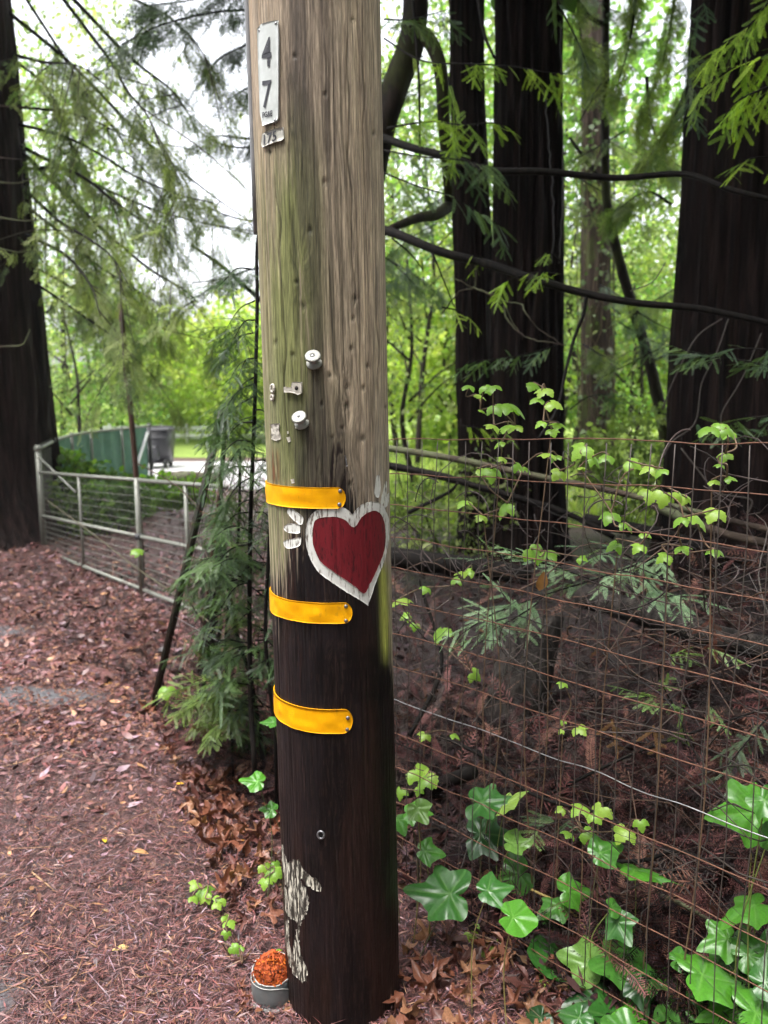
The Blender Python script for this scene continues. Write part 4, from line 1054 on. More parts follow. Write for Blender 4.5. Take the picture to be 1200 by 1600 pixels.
# ------------------------------------------------------------------ grey cup at the foot of the pole
cc = grd(425, 1577, 0)+np.array([-.002, .035, 0]); cup = thing('grey_cup', cc, 'oval grey cup filled with crumbly orange dust beside the pole foot', 'cup')
n = 40; a = np.arange(n)*2*PI/n; rx, ry, hh = .052, .046, .088
def ring(k, z, tilt=.0): return np.stack([cc[0]+rx*k*np.cos(a), cc[1]+ry*k*np.sin(a), z+tilt*np.sin(a)+0*a], 1)
def rings(name, rs, mat, par, closed=False, smooth=True):
    V = np.vstack(rs); m = len(rs); i_ = np.arange(m-1)[:, None]*n; j = np.arange(n)[None]; k = (j+1) % n
    return obj(name, V, np.stack([i_+j, i_+k, i_+n+k, i_+n+j], -1).reshape(-1, 4), mat, par, smooth)
M['cup'] = plain('cup_grey', (.16, .175, .18), .28, .1, .35, 25)
M['cup_rim'] = plain('cup_pale_rim', (.40, .40, .38), .45, .1, .55, 60)
M['orange'] = plain('orange_dust', (.48, .09, .016), .9, 0, .5, 60, .6, c2=(.20, .035, .010))
cb = rings('cup_body', [ring(.95, .0), ring(1.0, .012), ring(1.0, hh*.8, .012), ring(1.03, hh, .014), ring(.97, hh+.001, .014), ring(.93, hh*.85, .012)], M['cup'], cup)
P = ring(1.015, hh+.002, .014); P = P+rng.normal(size=P.shape)*.0006; V, F_ = tube(np.vstack([P, P[:1]]), .0018, 6, False); obj('rim', V, F_, M['cup_rim'], cup, True)
zc_ = .040+.012*np.tanh(np.sin(a-2.4)*3); V, F_ = tube(np.vstack([np.stack([cc[0]+rx*1.09*np.cos(a), cc[1]+ry*1.09*np.sin(a), zc_+.018], 1)]*1+[np.array([[cc[0]+rx*1.09, cc[1], zc_[0]+.018]])]), .0015, 6, False); obj('band_edge', V, F_, M['cup_rim'], cup, True)
rings('band', [np.stack([cc[0]+rx*1.08*np.cos(a), cc[1]+ry*1.08*np.sin(a), zc_+.018], 1), np.stack([cc[0]+rx*1.10*np.cos(a), cc[1]+ry*1.10*np.sin(a), zc_-.012], 1), np.stack([cc[0]+rx*1.05*np.cos(a), cc[1]+ry*1.05*np.sin(a), zc_-.03], 1)], M['cup'], cup)
P = np.stack([cc[0]+rx*1.12*np.cos(a), cc[1]+ry*1.12*np.sin(a), .006+0*a], 1); V, F_ = tube(np.vstack([P, P[:1]]), .006, 6, False); obj('foot_ring', V, F_, M['cup_rim'], cup, True)
ns = 40; V = []
for k in range(ns):
    t = k/(ns-1)*PI/2; b_ = np.arange(n)*2*PI/n; x = rx*.97*np.cos(t)*np.cos(b_); y = ry*.97*np.cos(t)*np.sin(b_); z = hh*.86+.050*np.sin(t)+0*b_
    q = (fbm(x*75, y*75, z*75, 3, 3)-.5)*.022+(fbm(x*260, y*260, z*260, 4, 2)-.5)*.010
    V.append(np.stack([cc[0]+x*(1+q*4), cc[1]+y*(1+q*4), z+q+.012*np.sin(b_)*np.cos(t)], 1))
obj('orange_filling', np.vstack(V), np.stack([(np.arange(ns-1)[:, None]*n+np.arange(n)[None]), (np.arange(ns-1)[:, None]*n+(np.arange(n)[None]+1) % n), (np.arange(ns-1)[:, None]*n+n+(np.arange(n)[None]+1) % n), (np.arange(ns-1)[:, None]*n+n+np.arange(n)[None])], -1).reshape(-1, 4), M['orange'], cup, False)
acc = G(); n_ = 700; t_ = np.arccos(rng.random(n_)); b_ = rng.random(n_)*2*PI; dn = np.stack([np.sin(t_)*np.cos(b_), np.sin(t_)*np.sin(b_), np.cos(t_)], 1)
Pn = cc+dn*np.array([rx*.97, ry*.97, .052])+np.array([0, 0, hh*.86]); V, F_ = stamp(rhomb(.3), frames(rand_dirs(n_), dn+rand_dirs(n_)*.5), Pn, rng.uniform(.004, .011, n_))
acc.add(V, F_, np.repeat(np.array([(.34, .06, .012), (.40, .10, .016), (.19, .034, .010), (.09, .02, .009)])[rng.integers(0, 4, n_)], 6, 0)); tag(acc.obj('orange_crumb', M['brush'], cup), None, None, None, 'stuff')
for k in range(16):
    a_ = rng.uniform(2.4, 5.6); lay_leaf(cc[0]+math.cos(a_)*rng.uniform(.06, .10), cc[1]+math.sin(a_)*rng.uniform(.06, .09), rng.uniform(.025, .06), rnd.choice(leafmesh), .02, .6)
# pale stone between the ivy
def stone(name, c, s, seed, mat, label, cat='stone'):
    n, m = 16, 10; V = []
    for k in range(m+1):
        t = PI*k/m; b_ = np.arange(n)*2*PI/n; d = np.stack([np.sin(t)*np.cos(b_), np.sin(t)*np.sin(b_), np.cos(t)+0*b_], 1)
        V.append(c+d*s*(.8+.45*fbm(d[:, 0]*1.5+seed, d[:, 1]*1.5, d[:, 2]*1.5, seed))[:, None])
    i_ = np.arange(m)[:, None]*n; j = np.arange(n)[None]; k = (j+1) % n
    return tag(obj(name, np.vstack(V), np.stack([i_+j, i_+n+j, i_+n+k, i_+k], -1).reshape(-1, 4), mat, None, True), label, cat)
p = fence_at(765, 1456, .16); p[2] = float(gz(p[0], p[1]))+.015; stone('stone', p, np.array([.034, .03, .025]), 3, M['stone'], 'pale stone half hidden between ivy stems')
p = fence_at(822, 1448, .2); p[2] = float(gz(p[0], p[1]))+.02; stone('stone', p, np.array([.03, .03, .034]), 7, plain('brown_stone', (.28, .2, .16), .6, 0, .3, 30), 'brownish stone behind the ivy beside the pale one')
# ------------------------------------------------------------------ stump and fallen wood behind the fence
st = thing('leaning_stump', at(780, 1150, 3.4)*[1, 1, 0], 'weathered grey leaning stump behind the wire fence', 'stump')
def stump_mesh(c0, c1, r0, r1, parent, seed):
    n, m = 44, 22; V = []; a = np.arange(n)*2*PI/n; c0, c1 = np.asarray(c0, float), np.asarray(c1, float)
    for t in np.linspace(0, 1, m):
        r = (r0+(r1-r0)*t**.7)*(1+.20*(fbm(np.cos(a)*4, np.sin(a)*4, t*.7, seed, 3)-.5)+.10*(fbm(np.cos(a)*13, np.sin(a)*13, t*1.2, seed+2, 2)-.5))
        c = c0+(c1-c0)*t; V.append(np.stack([c[0]+r*np.cos(a)*1.15, c[1]+r*np.sin(a)*.8, c[2]+(.10*(fbm(np.cos(a)*3, np.sin(a)*3, 0, seed+9)-.5)*(t > .9))+0*a], 1))
    V = np.vstack(V+[c1[None]-[0, 0, .02]]); i_ = np.arange(m-1)[:, None]*n; j = np.arange(n)[None]; k = (j+1) % n; j1 = np.arange(n)
    return obj('stump_body', V, [np.stack([i_+j, i_+k, i_+n+k, i_+n+j], -1).reshape(-1, 4), np.stack([(m-1)*n+j1, (m-1)*n+(j1+1) % n, np.full(n, m*n)], 1)], M['post_wood'], parent, False)
stump_mesh(at(776, 1215, 3.25), at(838, 965, 3.45), .16, .105, st, 4)
def log(pts, r0, r1, mat, label, name='fallen_log', n=9, bumpy=.25, cat='log', nodes=True):
    P = spline([at(*q) for q in pts], 6); V, F_ = tube(P, np.linspace(r0, r1, len(P)), n)
    k = fbm(V[:, 0]*14, V[:, 1]*14, V[:, 2]*14, 6, 3)-.5; C_ = P[np.minimum(np.arange(len(V))//n, len(P)-1)]
    V = V+(V-C_)*k[:, None]*bumpy*2
    return tag(obj(name, V, F_, mat, None, True), label, cat)
log([(585, 697, 4.3), (700, 715, 4.1), (830, 742, 3.9), (960, 768, 3.7), (1090, 800, 3.5), (1240, 838, 3.3)], .019, .013, M['log'], 'long pale lichened pole lying along the top of the wire fence', 'fallen_pole')
log([(590, 724, 4.9), (680, 742, 4.8), (760, 764, 4.7), (880, 800, 4.6), (960, 840, 4.5)], .026, .018, M['limb'], 'dark fallen limb just below the pale lichened pole', 'fallen_limb')
log([(575, 868, 5.4), (700, 882, 5.3), (830, 900, 5.2)], .085, .07, M['limb'], 'thick dark log lying on the ground left of the stump')
log([(915, 812, 4.8), (1030, 835, 4.5), (1120, 862, 4.2), (1230, 890, 4.0)], .045, .03, M['limb'], 'dark limb sagging across the brush below the right redwood', 'fallen_limb')
log([(905, 930, 3.6), (1010, 960, 3.4), (1120, 995, 3.2), (1230, 1020, 3.1)], .06, .05, M['post_wood'], 'dark rotten log across the brush under the redwood branch')
log([(1020, 788, 4.4), (1120, 830, 4.0), (1230, 855, 3.8)], .03, .02, M['log'], 'pale broken stick crossing the dark limb on the right', 'fallen_stick', cat='stick')
log([(640, 800, 4.9), (700, 770, 4.8), (715, 755, 4.7)], .014, .008, M['limb'], 'short dark stick slanting up behind the fence near the heart', 'fallen_stick', cat='stick')
log([(590, 1225, 2.9), (640, 1240, 2.8), (740, 1205, 2.6)], .035, .025, M['limb'], 'dark rotten branch low beside the pole', 'fallen_branch', cat='branch')
log([(690, 1150, 2.75), (760, 1185, 2.55), (830, 1240, 2.35), (930, 1270, 2.2)], .008, .005, M['limb'], 'thin curved branch arching under the stump', 'fallen_branch', 7, .1, 'branch')
log([(880, 1345, 2.25), (1000, 1345, 2.1), (1060, 1330, 2.0), (1130, 1360, 1.9), (1180, 1400, 1.85)], .0065, .004, M['limb'], 'reddish cane bending over the brush right of the ivy', 'fallen_cane', 7, .1, 'cane')
log([(840, 1250, 2.5), (920, 1210, 2.5), (1010, 1170, 2.6), (1200, 1105, 2.7)], .007, .004, M['limb'], 'black wet stick crossing behind the bright wire', 'fallen_stick', 7, .1, 'stick')
log([(1000, 1390, 2.1), (1060, 1410, 1.98), (1130, 1450, 1.86), (1190, 1480, 1.8)], .007, .005, M['log'], 'bundle of tan dead stems low behind the fence', 'dead_cane', 7, .15, 'cane')
log([(830, 1390, 2.1), (880, 1415, 2.05), (915, 1450, 2.0), (940, 1485, 1.96)], .004, .003, plain('tan_stem', (.36, .25, .08), .6), 'yellowish runner stem arching through the ivy', 'runner_stem', 6, .05, 'stem')
log([(640, 1150, 2.85), (690, 1040, 3.0), (665, 940, 3.1), (655, 905, 3.1)], .010, .006, M['limb'], 'dead upright stem behind the fence close to the pole', 'dead_cane', 7, .2, 'cane')
# ------------------------------------------------------------------ trees
def trunk_mesh(name, X, Y, r1, lean, top, parent, mat, seed, flare=.35, taper=.022, n=110, m=130, ridge=.065, zc=1.3, fl=.45):
    """redwood trunk with furrowed bark; (X,Y) at height zc, radius r1 there; lean = shift per metre"""
    z = np.linspace(-.3, top, m); a = np.linspace(0, 2*PI, n, endpoint=False); A, Z = np.meshgrid(a, z)
    w = (vn(np.cos(A)*2, np.sin(A)*2, Z*.35, seed)-.5)*.9
    k1 = fbm(np.cos(A+w*.25)*r1*26, np.sin(A+w*.25)*r1*26, Z*.55, seed+1, 2); k2 = vn(np.cos(A)*r1*60, np.sin(A)*r1*60, Z*1.2, seed+2)
    rid = 1-np.abs(2*k1-1)
    r = r1-taper*(Z-zc)*r1/.6+flare*r1*np.exp(-np.maximum(Z, 0)/fl)*(.7+.6*vn(np.cos(A)*1.6, np.sin(A)*1.6, 0, seed+3))
    r = r-ridge*sst(.55, .95, rid)-.02*k2+.05*r1*(vn(np.cos(A)*1.2, np.sin(A)*1.2, Z*.3, seed+4)-.5)
    V = np.stack([X+lean[0]*(Z-zc)+r*np.cos(A), Y+lean[1]*(Z-zc)+r*np.sin(A), Z], -1).reshape(-1, 3)
    i_ = np.arange(m-1)[:, None]*n; j = np.arange(n)[None]; k = (j+1) % n
    return obj(name, V, np.stack([i_+j, i_+k, i_+n+k, i_+n+j], -1).reshape(-1, 4), mat, parent, True)
def trunk_px(pa, pb, hw, Y):
    """axis through pixels pa (high) and pb (low) at depth Y, half width hw in pixels near pb -> X at zc 1.3, radius, lean"""
    a, b = at(*pa, Y), at(*pb, Y); sl = (a[0]-b[0])/(a[2]-b[2]); zc = 1.3
    return b[0]+sl*(zc-b[2]), hw/F*Y, sl
FR_A = [frond(10, .44, .0125, .22, 2, s, .95, .010) for s in (11, 12, 13)]        # middle distance foliage
NEARS = [spray(3, .21, s) for s in (21, 22, 23, 24)]
def foliage_on(path, n, size, T, col, g, side=.9, droop=-.35, start=.15, off=.0, up=None, jit=.35):
    """n sprays hanging from a limb path -> arrays"""
    path = np.asarray(path, float); L = np.concatenate([[0], np.cumsum(np.linalg.norm(np.diff(path, axis=0), axis=1))])
    t = L[-1]*(start+(1-start)*g.random(n)); P = np.stack([np.interp(t, L, path[:, k]) for k in range(3)], 1)
    P2 = np.stack([np.interp(t+.02, L, path[:, k]) for k in range(3)], 1); D = P2-P; D /= np.linalg.norm(D, axis=1)[:, None]+1e-9
    D[np.abs(D).sum(1) < .5] = (path[-1]-path[-2])/np.linalg.norm(path[-1]-path[-2])
    S = np.cross(D, [0, 0, 1.0]); S /= np.linalg.norm(S, axis=1)[:, None]+1e-9; S *= np.where(g.random(n) < .5, 1, -1)[:, None]
    f = D*g.uniform(.2, 1.0, (n, 1))+S*side*g.uniform(.3, 1.1, (n, 1))+np.array([0, 0, 1.0])*(droop+g.normal(size=(n, 1))*.25)
    u_ = np.array([0, 0, 1.0])+g.normal(size=(n, 3))*jit
    sz = size[0]+(size[1]-size[0])*g.random(n); P = P+g.normal(size=(n, 3))*off
    acc = G(); w = g.integers(0, len(T), n)
    for k in range(len(T)):
        s = w == k
        if not s.any(): continue
        V, F_ = stamp(T[k], frames(f[s], u_[s]), P[s], sz[s]); c = np.array(col)[g.integers(0, len(col), s.sum())]*g.uniform(.7, 1.3, (s.sum(), 1)); acc.add(V, F_, np.repeat(c, len(T[k][0]), 0))
    return acc
NEEDC = [(.085, .15, .055), (.12, .19, .06), (.065, .12, .06)]
NEEDY = [(.24, .36, .05), (.29, .40, .06), (.17, .27, .05)]  # yellow-green tips, colour brightened to carry light from behind
OLIVE = [(.185, .225, .085), (.23, .27, .10), (.14, .185, .07), (.09, .13, .055)]
g = np.random.default_rng(8)
# ---- left redwoods
def redwood(pa, pb, hw, Y, top, label, mat, seed, **k):
    X, r, sl = trunk_px(pa, pb, hw, Y); t = thing('redwood_tree', (X-sl*1.3, Y, 0), label, 'redwood tree')
    trunk_mesh('trunk', X, Y, r, (sl, 0), top, t, mat, seed, **k); return t, X, r, sl
RL, *_ = redwood((-105, 30), (-75, 640), 122, 8.0, 10, 'brown furrowed redwood trunk cut by the left edge, in front of a darker one', M['bark_warm'], 3, m=150)
RL2, X2, r2, s2 = redwood((-55, 30), (2, 640), 78, 8.7, 10, 'dark redwood trunk just right of and behind the brown one at the left edge', M['bark'], 5, m=150)
def pxl(s, pts): return [(a/s, b/s) for a, b in pts]
LIMBS = [pxl(3, p) for p in ([(30, 50), (300, 270), (500, 470), (640, 620), (800, 760), (1000, 920), (1190, 1050)], [(270, -40), (430, 170), (520, 290), (600, 430), (690, 540), (750, 690)],
    [(100, -40), (250, 190), (330, 310), (430, 480), (560, 640), (600, 740)], [(50, 270), (200, 390), (280, 530), (320, 640), (360, 800)], [(70, 500), (300, 525), (450, 570), (600, 640), (900, 700)],
    [(80, 580), (300, 640), (480, 730), (640, 830), (830, 910), (1000, 950)], [(90, 680), (300, 790), (500, 890), (690, 970), (830, 1015), (1190, 1100)],
    [(110, 720), (330, 930), (520, 1110), (700, 1260), (850, 1350), (930, 1420)], [(110, 880), (270, 1030), (400, 1110), (520, 1200), (600, 1330)], [(130, 970), (330, 1130), (480, 1260), (600, 1330), (760, 1440)],
    [(160, 1250), (380, 1370), (560, 1460), (760, 1540), (1060, 1612)], [(170, 1330), (420, 1500), (560, 1600), (640, 1690)], [(60, 255), (200, 290), (330, 300), (420, 330)], [(320, -30), (600, 260), (800, 420), (900, 560)],
    [(100, 790), (330, 800), (560, 960), (800, 1140)], [(120, 1100), (300, 1190), (420, 1330), (470, 1480)], [(540, -40), (760, 60), (900, 180), (1000, 330)])]
for k, pts in enumerate(LIMBS):
    y0 = 8.3; y1 = [6.6, 5.8, 7.2, 7.8, 6.9, 6.4, 7.2][k % 7]; n = len(pts)
    P = spline([at(a, b, y0+(y1-y0)*i_/(n-1)) for i_, (a, b) in enumerate(pts)], 6)
    r0 = [.022, .020, .016, .014, .015, .018, .022][k % 7]; V, F_ = tube(P, np.linspace(r0, .004, len(P)), 6)
    lb = obj('limb', V, F_, M['limb'], RL2, True)
    acc = G(); n2 = 9
    for q in range(n2):          # hanging branchlets with foliage
        i_ = int(g.integers(len(P)//6, len(P)-1)); b = P[i_]; d = P[i_+1]-P[i_]; d /= np.linalg.norm(d); L = g.uniform(.3, .95)
        e = d*g.uniform(.2, .9)+np.array([g.normal()*.5, g.normal()*.6, -g.uniform(.1, 1.0)]); pp_ = spline([b, b+e*L*.5, b+e*L+[0, 0, -.15*L]], 4)
        V, F_ = tube(pp_, np.linspace(.006, .0022, len(pp_)), 4, False); acc.add(V, F_, (.05, .04, .03))
        f_ = foliage_on(pp_, int(4+L*7), (.14, .30), FR_A, OLIVE, g, droop=-.5, start=.05, off=.02); V, F_, C_ = f_.arrays(); acc.add(V, F_, C_)
    f_ = foliage_on(P, 16, (.15, .32), FR_A, OLIVE, g, droop=-.55, start=.06, off=.04); V, F_, C_ = f_.arrays(); acc.add(V, F_, C_)
    acc.obj('foliage', M['needle_lit'], lb)
for (pts, y) in (([(0, 165), (30, 168), (62, 158)], 7.6), ([(0, 246), (36, 250)], 7.6), ([(0, 285), (30, 286), (60, 275)], 7.5), ([(0, 340), (40, 345), (85, 340)], 7.5), ([(-10, 542), (30, 540), (40, 532), (47, 514)], 7.1), ([(0, 388), (28, 394), (55, 392)], 7.6)):
    P = spline([at(a, b, y) for a, b in pts], 5); V, F_ = tube(P, np.linspace(.008, .003, len(P)), 6); obj('dead_limb', V, F_, M['log'], RL, True)
# ---- right redwoods
RT1, *_ = redwood((728, 30), (742, 560), 33, 7.75, 10, 'slim redwood trunk close behind the left side of the wide twin trunk', M['bark'], 7, ridge=.03, n=80)
RT2, XT, rT, sT = redwood((826, 30), (824, 560), 58, 7.2, 10, 'wide dark twin redwood trunk right of the pole', M['bark'], 9, n=120, m=150, flare=.28)
RR_, XR, rR, sR = redwood((1205, 30), (1192, 640), 148, 5.8, 9, 'huge black redwood trunk cut by the right edge', M['bark'], 13, n=150, m=170, taper=.05, ridge=.06, flare=.22)
RM, XM, rM, sM = redwood((930, 280), (932, 680), 26, 13.0, 9, 'distant brown redwood trunk wrapped in ivy between the two big dark trunks', M['bark_grey'], 15, n=60, ridge=.03, flare=.3)
# resin lines on the twin trunk
for (pts) in ([(838, 165), (846, 250), (852, 330), (852, 420)], [(862, 60), (866, 160), (868, 300), (862, 420)]):
    P = np.array([at(a, b, 7.2) for a, b in pts]); P[:, 1] = 7.2-np.sqrt(np.maximum((rT-.012)**2-(P[:, 0]-XT)**2, .001))-.0
    P = spline(P, 8); P[:, 0] += rng.normal(size=len(P))*.006; V, F_ = tube(P, .0035, 5); tag(obj('resin_streak', V, F_, plain('resin', (.10, .09, .09), .5), RT2, True), 'pale resin streak')
# ivy on the distant trunk
acc = G(); n = 900; aa = g.random(n)*2*PI; zz = g.random(n)**.8*6.5; rr_ = rM*(1.0+.25*g.random(n))
P = np.stack([XM+sM*(zz-1.3)+rr_*np.cos(aa), 13+rr_*np.sin(aa), zz], 1); T = (np.array([[0, -.5, 0], [.6, -.35, .05], [1, 0, 0], [.6, .35, .05], [0, .5, 0]]), np.array([[0, 1, 2, 3, 4]]))
keep = vn(P[:, 2]*1.2, aa*1.4, 0, 4) > .42
V, F_ = stamp(T, frames(rand_dirs(n, -.5, 1, g), np.stack([np.cos(aa), np.sin(aa), .4+0*aa], 1))[keep], P[keep], g.uniform(.05, .10, n)[keep]); acc.add(V, F_, np.repeat(np.array([(.07, .12, .04), (.11, .16, .06), (.14, .15, .11)])[g.integers(0, 3, keep.sum())], 5, 0))
for k in range(16):
    a0 = g.uniform(2.6, 6.6); z = np.linspace(.3, g.uniform(2.5, 6), 14); aw = a0+(vn(z*1.5, k, 0, 3)-.5)*1.3; V, F_ = tube(np.stack([XM+sM*(z-1.3)+rM*1.05*np.cos(aw), 13+rM*1.05*np.sin(aw), z], 1), .008, 4, False); acc.add(V, F_, (.14, .10, .08))
acc.obj('climbing_ivy', M['leaf'], RM)
# ---- crooked young tree
def limb_tree(name, pts, Y, r0, r1, mat, label, cat='tree', n=10):
    t = thing(name, at(*pts[-1], Y)*[1, 1, 0], label, cat); P = [at(a, b, Y) for a, b in pts]
    if P[-1][2] > 0: P.append(P[-1]*[1, 1, 0]-[0, 0, .1])
    P = spline(P, 7); V, F_ = tube(P, np.linspace(r1, r0, len(P)), n); C_ = P[np.minimum(np.arange(len(V))//n, len(P)-1)]
    V = V+(V-C_)*(fbm(V[:, 0]*8, V[:, 1]*8, V[:, 2]*3)-.5)[:, None]*.5
    obj('trunk', V, F_, mat, t, True); return t, P
CT_, CP_ = limb_tree('crooked_tree', [(948, -60), (946, 130), (946, 260), (950, 330), (966, 400), (986, 470), (1008, 540), (1022, 600), (1036, 660), (1046, 760)], 10.0, .085, .045, M['moss_limb'], 'thin crooked tree bending beside the huge right redwood')
def side_limb(t, pts, r0, r1, mat, leaves=0, col=None, size=(.1, .2), T=None):
    P = spline([at(*q) for q in pts], 6); V, F_ = tube(P, np.linspace(r0, r1, len(P)), 7); lb = obj('limb', V, F_, mat, t, True)
    if leaves:
        f_ = foliage_on(P, leaves, size, T or FR_A, col, g, start=.1, off=.03); f_.obj('foliage', M['needle_lit'] if col is OLIVE else M['needle'], lb)
    return lb
side_limb(CT_, [(946, 290, 10), (915, 250, 10.1), (890, 215, 10.2)], .03, .018, M['moss_limb'])
side_limb(CT_, [(1024, 562, 10), (1045, 550, 10.1), (1060, 520, 10.2)], .02, .01, M['moss_limb'])
side_limb(CT_, [(947, 40, 10), (915, 20, 9.8), (890, -30, 9.6)], .03, .02, M['moss_limb'])
# ---- twisted tree behind the pole, with the long limbs that cross the picture
TW, TP = limb_tree('twisted_tree', [(645, -70), (648, 10), (640, 70), (618, 140), (596, 210), (570, 330), (552, 480), (540, 650), (532, 800)], 5.6, .12, .075, M['moss_limb'], 'twisted dark mossy tree behind the pole with long limbs reaching right', 'tree', 12)
side_limb(TW, [(640, 45, 5.6), (668, 60, 5.55), (688, 110, 5.5), (694, 200, 5.6), (700, 280, 5.75), (702, 320, 5.9)], .055, .035, M['moss_limb'])
side_limb(TW, [(702, 322, 5.9), (682, 335, 5.6), (655, 340, 5.4), (622, 352, 5.2), (596, 366, 5.1)], .045, .02, M['moss_limb'])
side_limb(TW, [(590, 212, 5.3), (640, 230, 5.0), (700, 245, 4.8), (760, 266, 4.6), (850, 268, 4.5), (960, 278, 4.4), (1068, 272, 4.2), (1140, 296, 4.0), (1230, 318, 3.9)], .026, .012, M['limb'])
side_limb(TW, [(575, 352, 5.0), (620, 366, 4.8), (690, 394, 4.6), (760, 412, 4.5), (840, 438, 4.3), (920, 460, 4.2), (1000, 474, 4.1), (1090, 482, 4.0), (1180, 500, 3.9), (1260, 520, 3.8)], .030, .013, M['limb'])
side_limb(TW, [(643, -30, 5.2), (650, 60, 5.2), (655, 140, 5.2), (656, 250, 5.2)], .012, .006, M['limb'])
side_limb(TW, [(745, -20, 5.2), (756, 50, 5.1), (772, 90, 5.0)], .012, .008, M['limb'])
side_limb(TW, [(612, 372, 4.8), (640, 395, 4.8), (660, 420, 4.9)], .006, .003, M['limb'])
side_limb(TW, [(676, 395, 4.6), (690, 430, 4.6), (710, 480, 4.7)], .006, .003, M['limb'])
side_limb(TW, [(917, 460, 4.2), (912, 490, 4.2), (897, 530, 4.2), (884, 580, 4.15), (870, 640, 4.1), (842, 685, 4.0)], .010, .008, M['limb'])
# tan tangled vine across the twin trunk
vn_ = thing('dead_vine', at(742, 440, 4.6), 'pale dead vine tangled across the wide twin trunk below the lower limb', 'vine')
for (pts, r) in (([(742, 405, 4.55), (743, 446, 4.55), (720, 455, 4.6), (706, 470, 4.65), (690, 490, 4.7)], .0055), ([(738, 448, 4.55), (765, 460, 4.5), (785, 470, 4.5), (790, 495, 4.5), (812, 520, 4.45), (840, 532, 4.4), (884, 540, 4.35)], .0055),
               ([(785, 470, 4.5), (812, 474, 4.45), (822, 490, 4.4), (840, 512, 4.4), (880, 540, 4.35)], .005), ([(712, 435, 4.6), (740, 450, 4.55), (780, 462, 4.5)], .004), ([(790, 478, 4.5), (800, 500, 4.5), (818, 530, 4.45)], .003)):
    P = spline([at(*q) for q in pts], 6); P += rng.normal(size=P.shape)*.003; V, F_ = tube(P, np.linspace(r, r*.7, len(P)), 6); obj('stem', V, F_, M['log'], vn_, True)
# hanging stems in front of the right trunk
hv = thing('dry_vine', at(1010, 690, 4.0), 'thin grey dry vines hanging in front of the huge right redwood', 'vine')
for (pts, r) in (([(1138, 498, 3.95), (1120, 550, 3.95), (1096, 600, 4.0), (1086, 660, 4.0), (1050, 690, 4.0), (1036, 715, 4.0)], .0035), ([(1128, 498, 3.95), (1095, 520, 4.0), (1075, 548, 4.0), (1050, 600, 4.05), (1035, 640, 4.1)], .0035),
               ([(1190, 520, 3.9), (1160, 590, 3.9), (1130, 640, 3.9), (1126, 660, 3.9)], .003), ([(1064, 700, 3.9), (1095, 740, 3.85), (1120, 770, 3.8), (1172, 780, 3.75), (1170, 800, 3.75)], .004), ([(1040, 410, 4.0), (1020, 440, 4.0), (985, 455, 4.05)], .003)):
    P = spline([at(*q) for q in pts], 6); V, F_ = tube(P, r, 5); obj('stem', V, F_, M['grey_wire'], hv, True)
# ---- near redwood branches in front of the trunks
SPL = [needles(.13, .0042, .0150, .0015, s) for s in (41, 42, 43)]
def near_branch(parent, pts, r0, n, size, col, droop=-.4, start=.1, T=None, side=1.0, label=None, jit=.3, name='branch'):
    P = spline([at(*q) for q in pts], 6); V, F_ = tube(P, np.linspace(r0, r0*.35, len(P)), 6); b = obj(name, V, F_, M['limb'], parent, True)
    T = T or (NEARS[:2]+SPL); f_ = foliage_on(P, n, size, T, col, g, side=side, droop=droop, start=start, jit=jit); f_.obj('foliage', M['needle_lit'] if col is NEEDY else M['needle'], b)
    if label: b['label'] = label
    return b
TT_ = FR_N = [frond(10, .36, .026, .12, 1, s, .95, .012) for s in (51, 52, 53)]
def S1(a, b): return (a, b)
# upper right bright sprays (in front of the huge trunk)
for (pts, n, c) in (([(1230, -40, 3.3), (1180, 30, 3.3), (1130, 70, 3.35), (1085, 90, 3.4)], 22, NEEDY), ([(1250, 60, 3.2), (1190, 90, 3.2), (1140, 110, 3.3), (1095, 140, 3.35)], 22, NEEDY), ([(1250, 120, 3.1), (1190, 140, 3.15), (1150, 160, 3.2), (1130, 185, 3.25)], 14, NEEDY),
               ([(1120, -40, 4.2), (1085, 40, 4.2), (1075, 110, 4.2), (1080, 170, 4.2)], 20, NEEDC), ([(1240, 250, 3.4), (1195, 245, 3.4), (1160, 250, 3.4)], 4, NEEDY)):
    near_branch(RR_, pts, .006, n, (.8, 1.2), c, -.6, .05)
for (pts, n, c) in (([(1240, 590, 3.2), (1190, 570, 3.2), (1140, 560, 3.3), (1080, 555, 3.4)], 14, NEEDC), ([(1250, 640, 3.0), (1200, 650, 3.0), (1160, 655, 3.1), (1130, 670, 3.2)], 12, NEEDC), ([(1240, 555, 3.2), (1185, 545, 3.2), (1140, 545, 3.25)], 7, NEEDC),
               ([(1090, 695, 3.4), (1110, 680, 3.4), (1150, 665, 3.3)], 5, NEEDC), ([(1030, 545, 6), (980, 570, 6), (940, 590, 6)], 10, NEEDC)):
    near_branch(RR_, pts, .005, n, (.75, 1.05), c, -.15, .05)
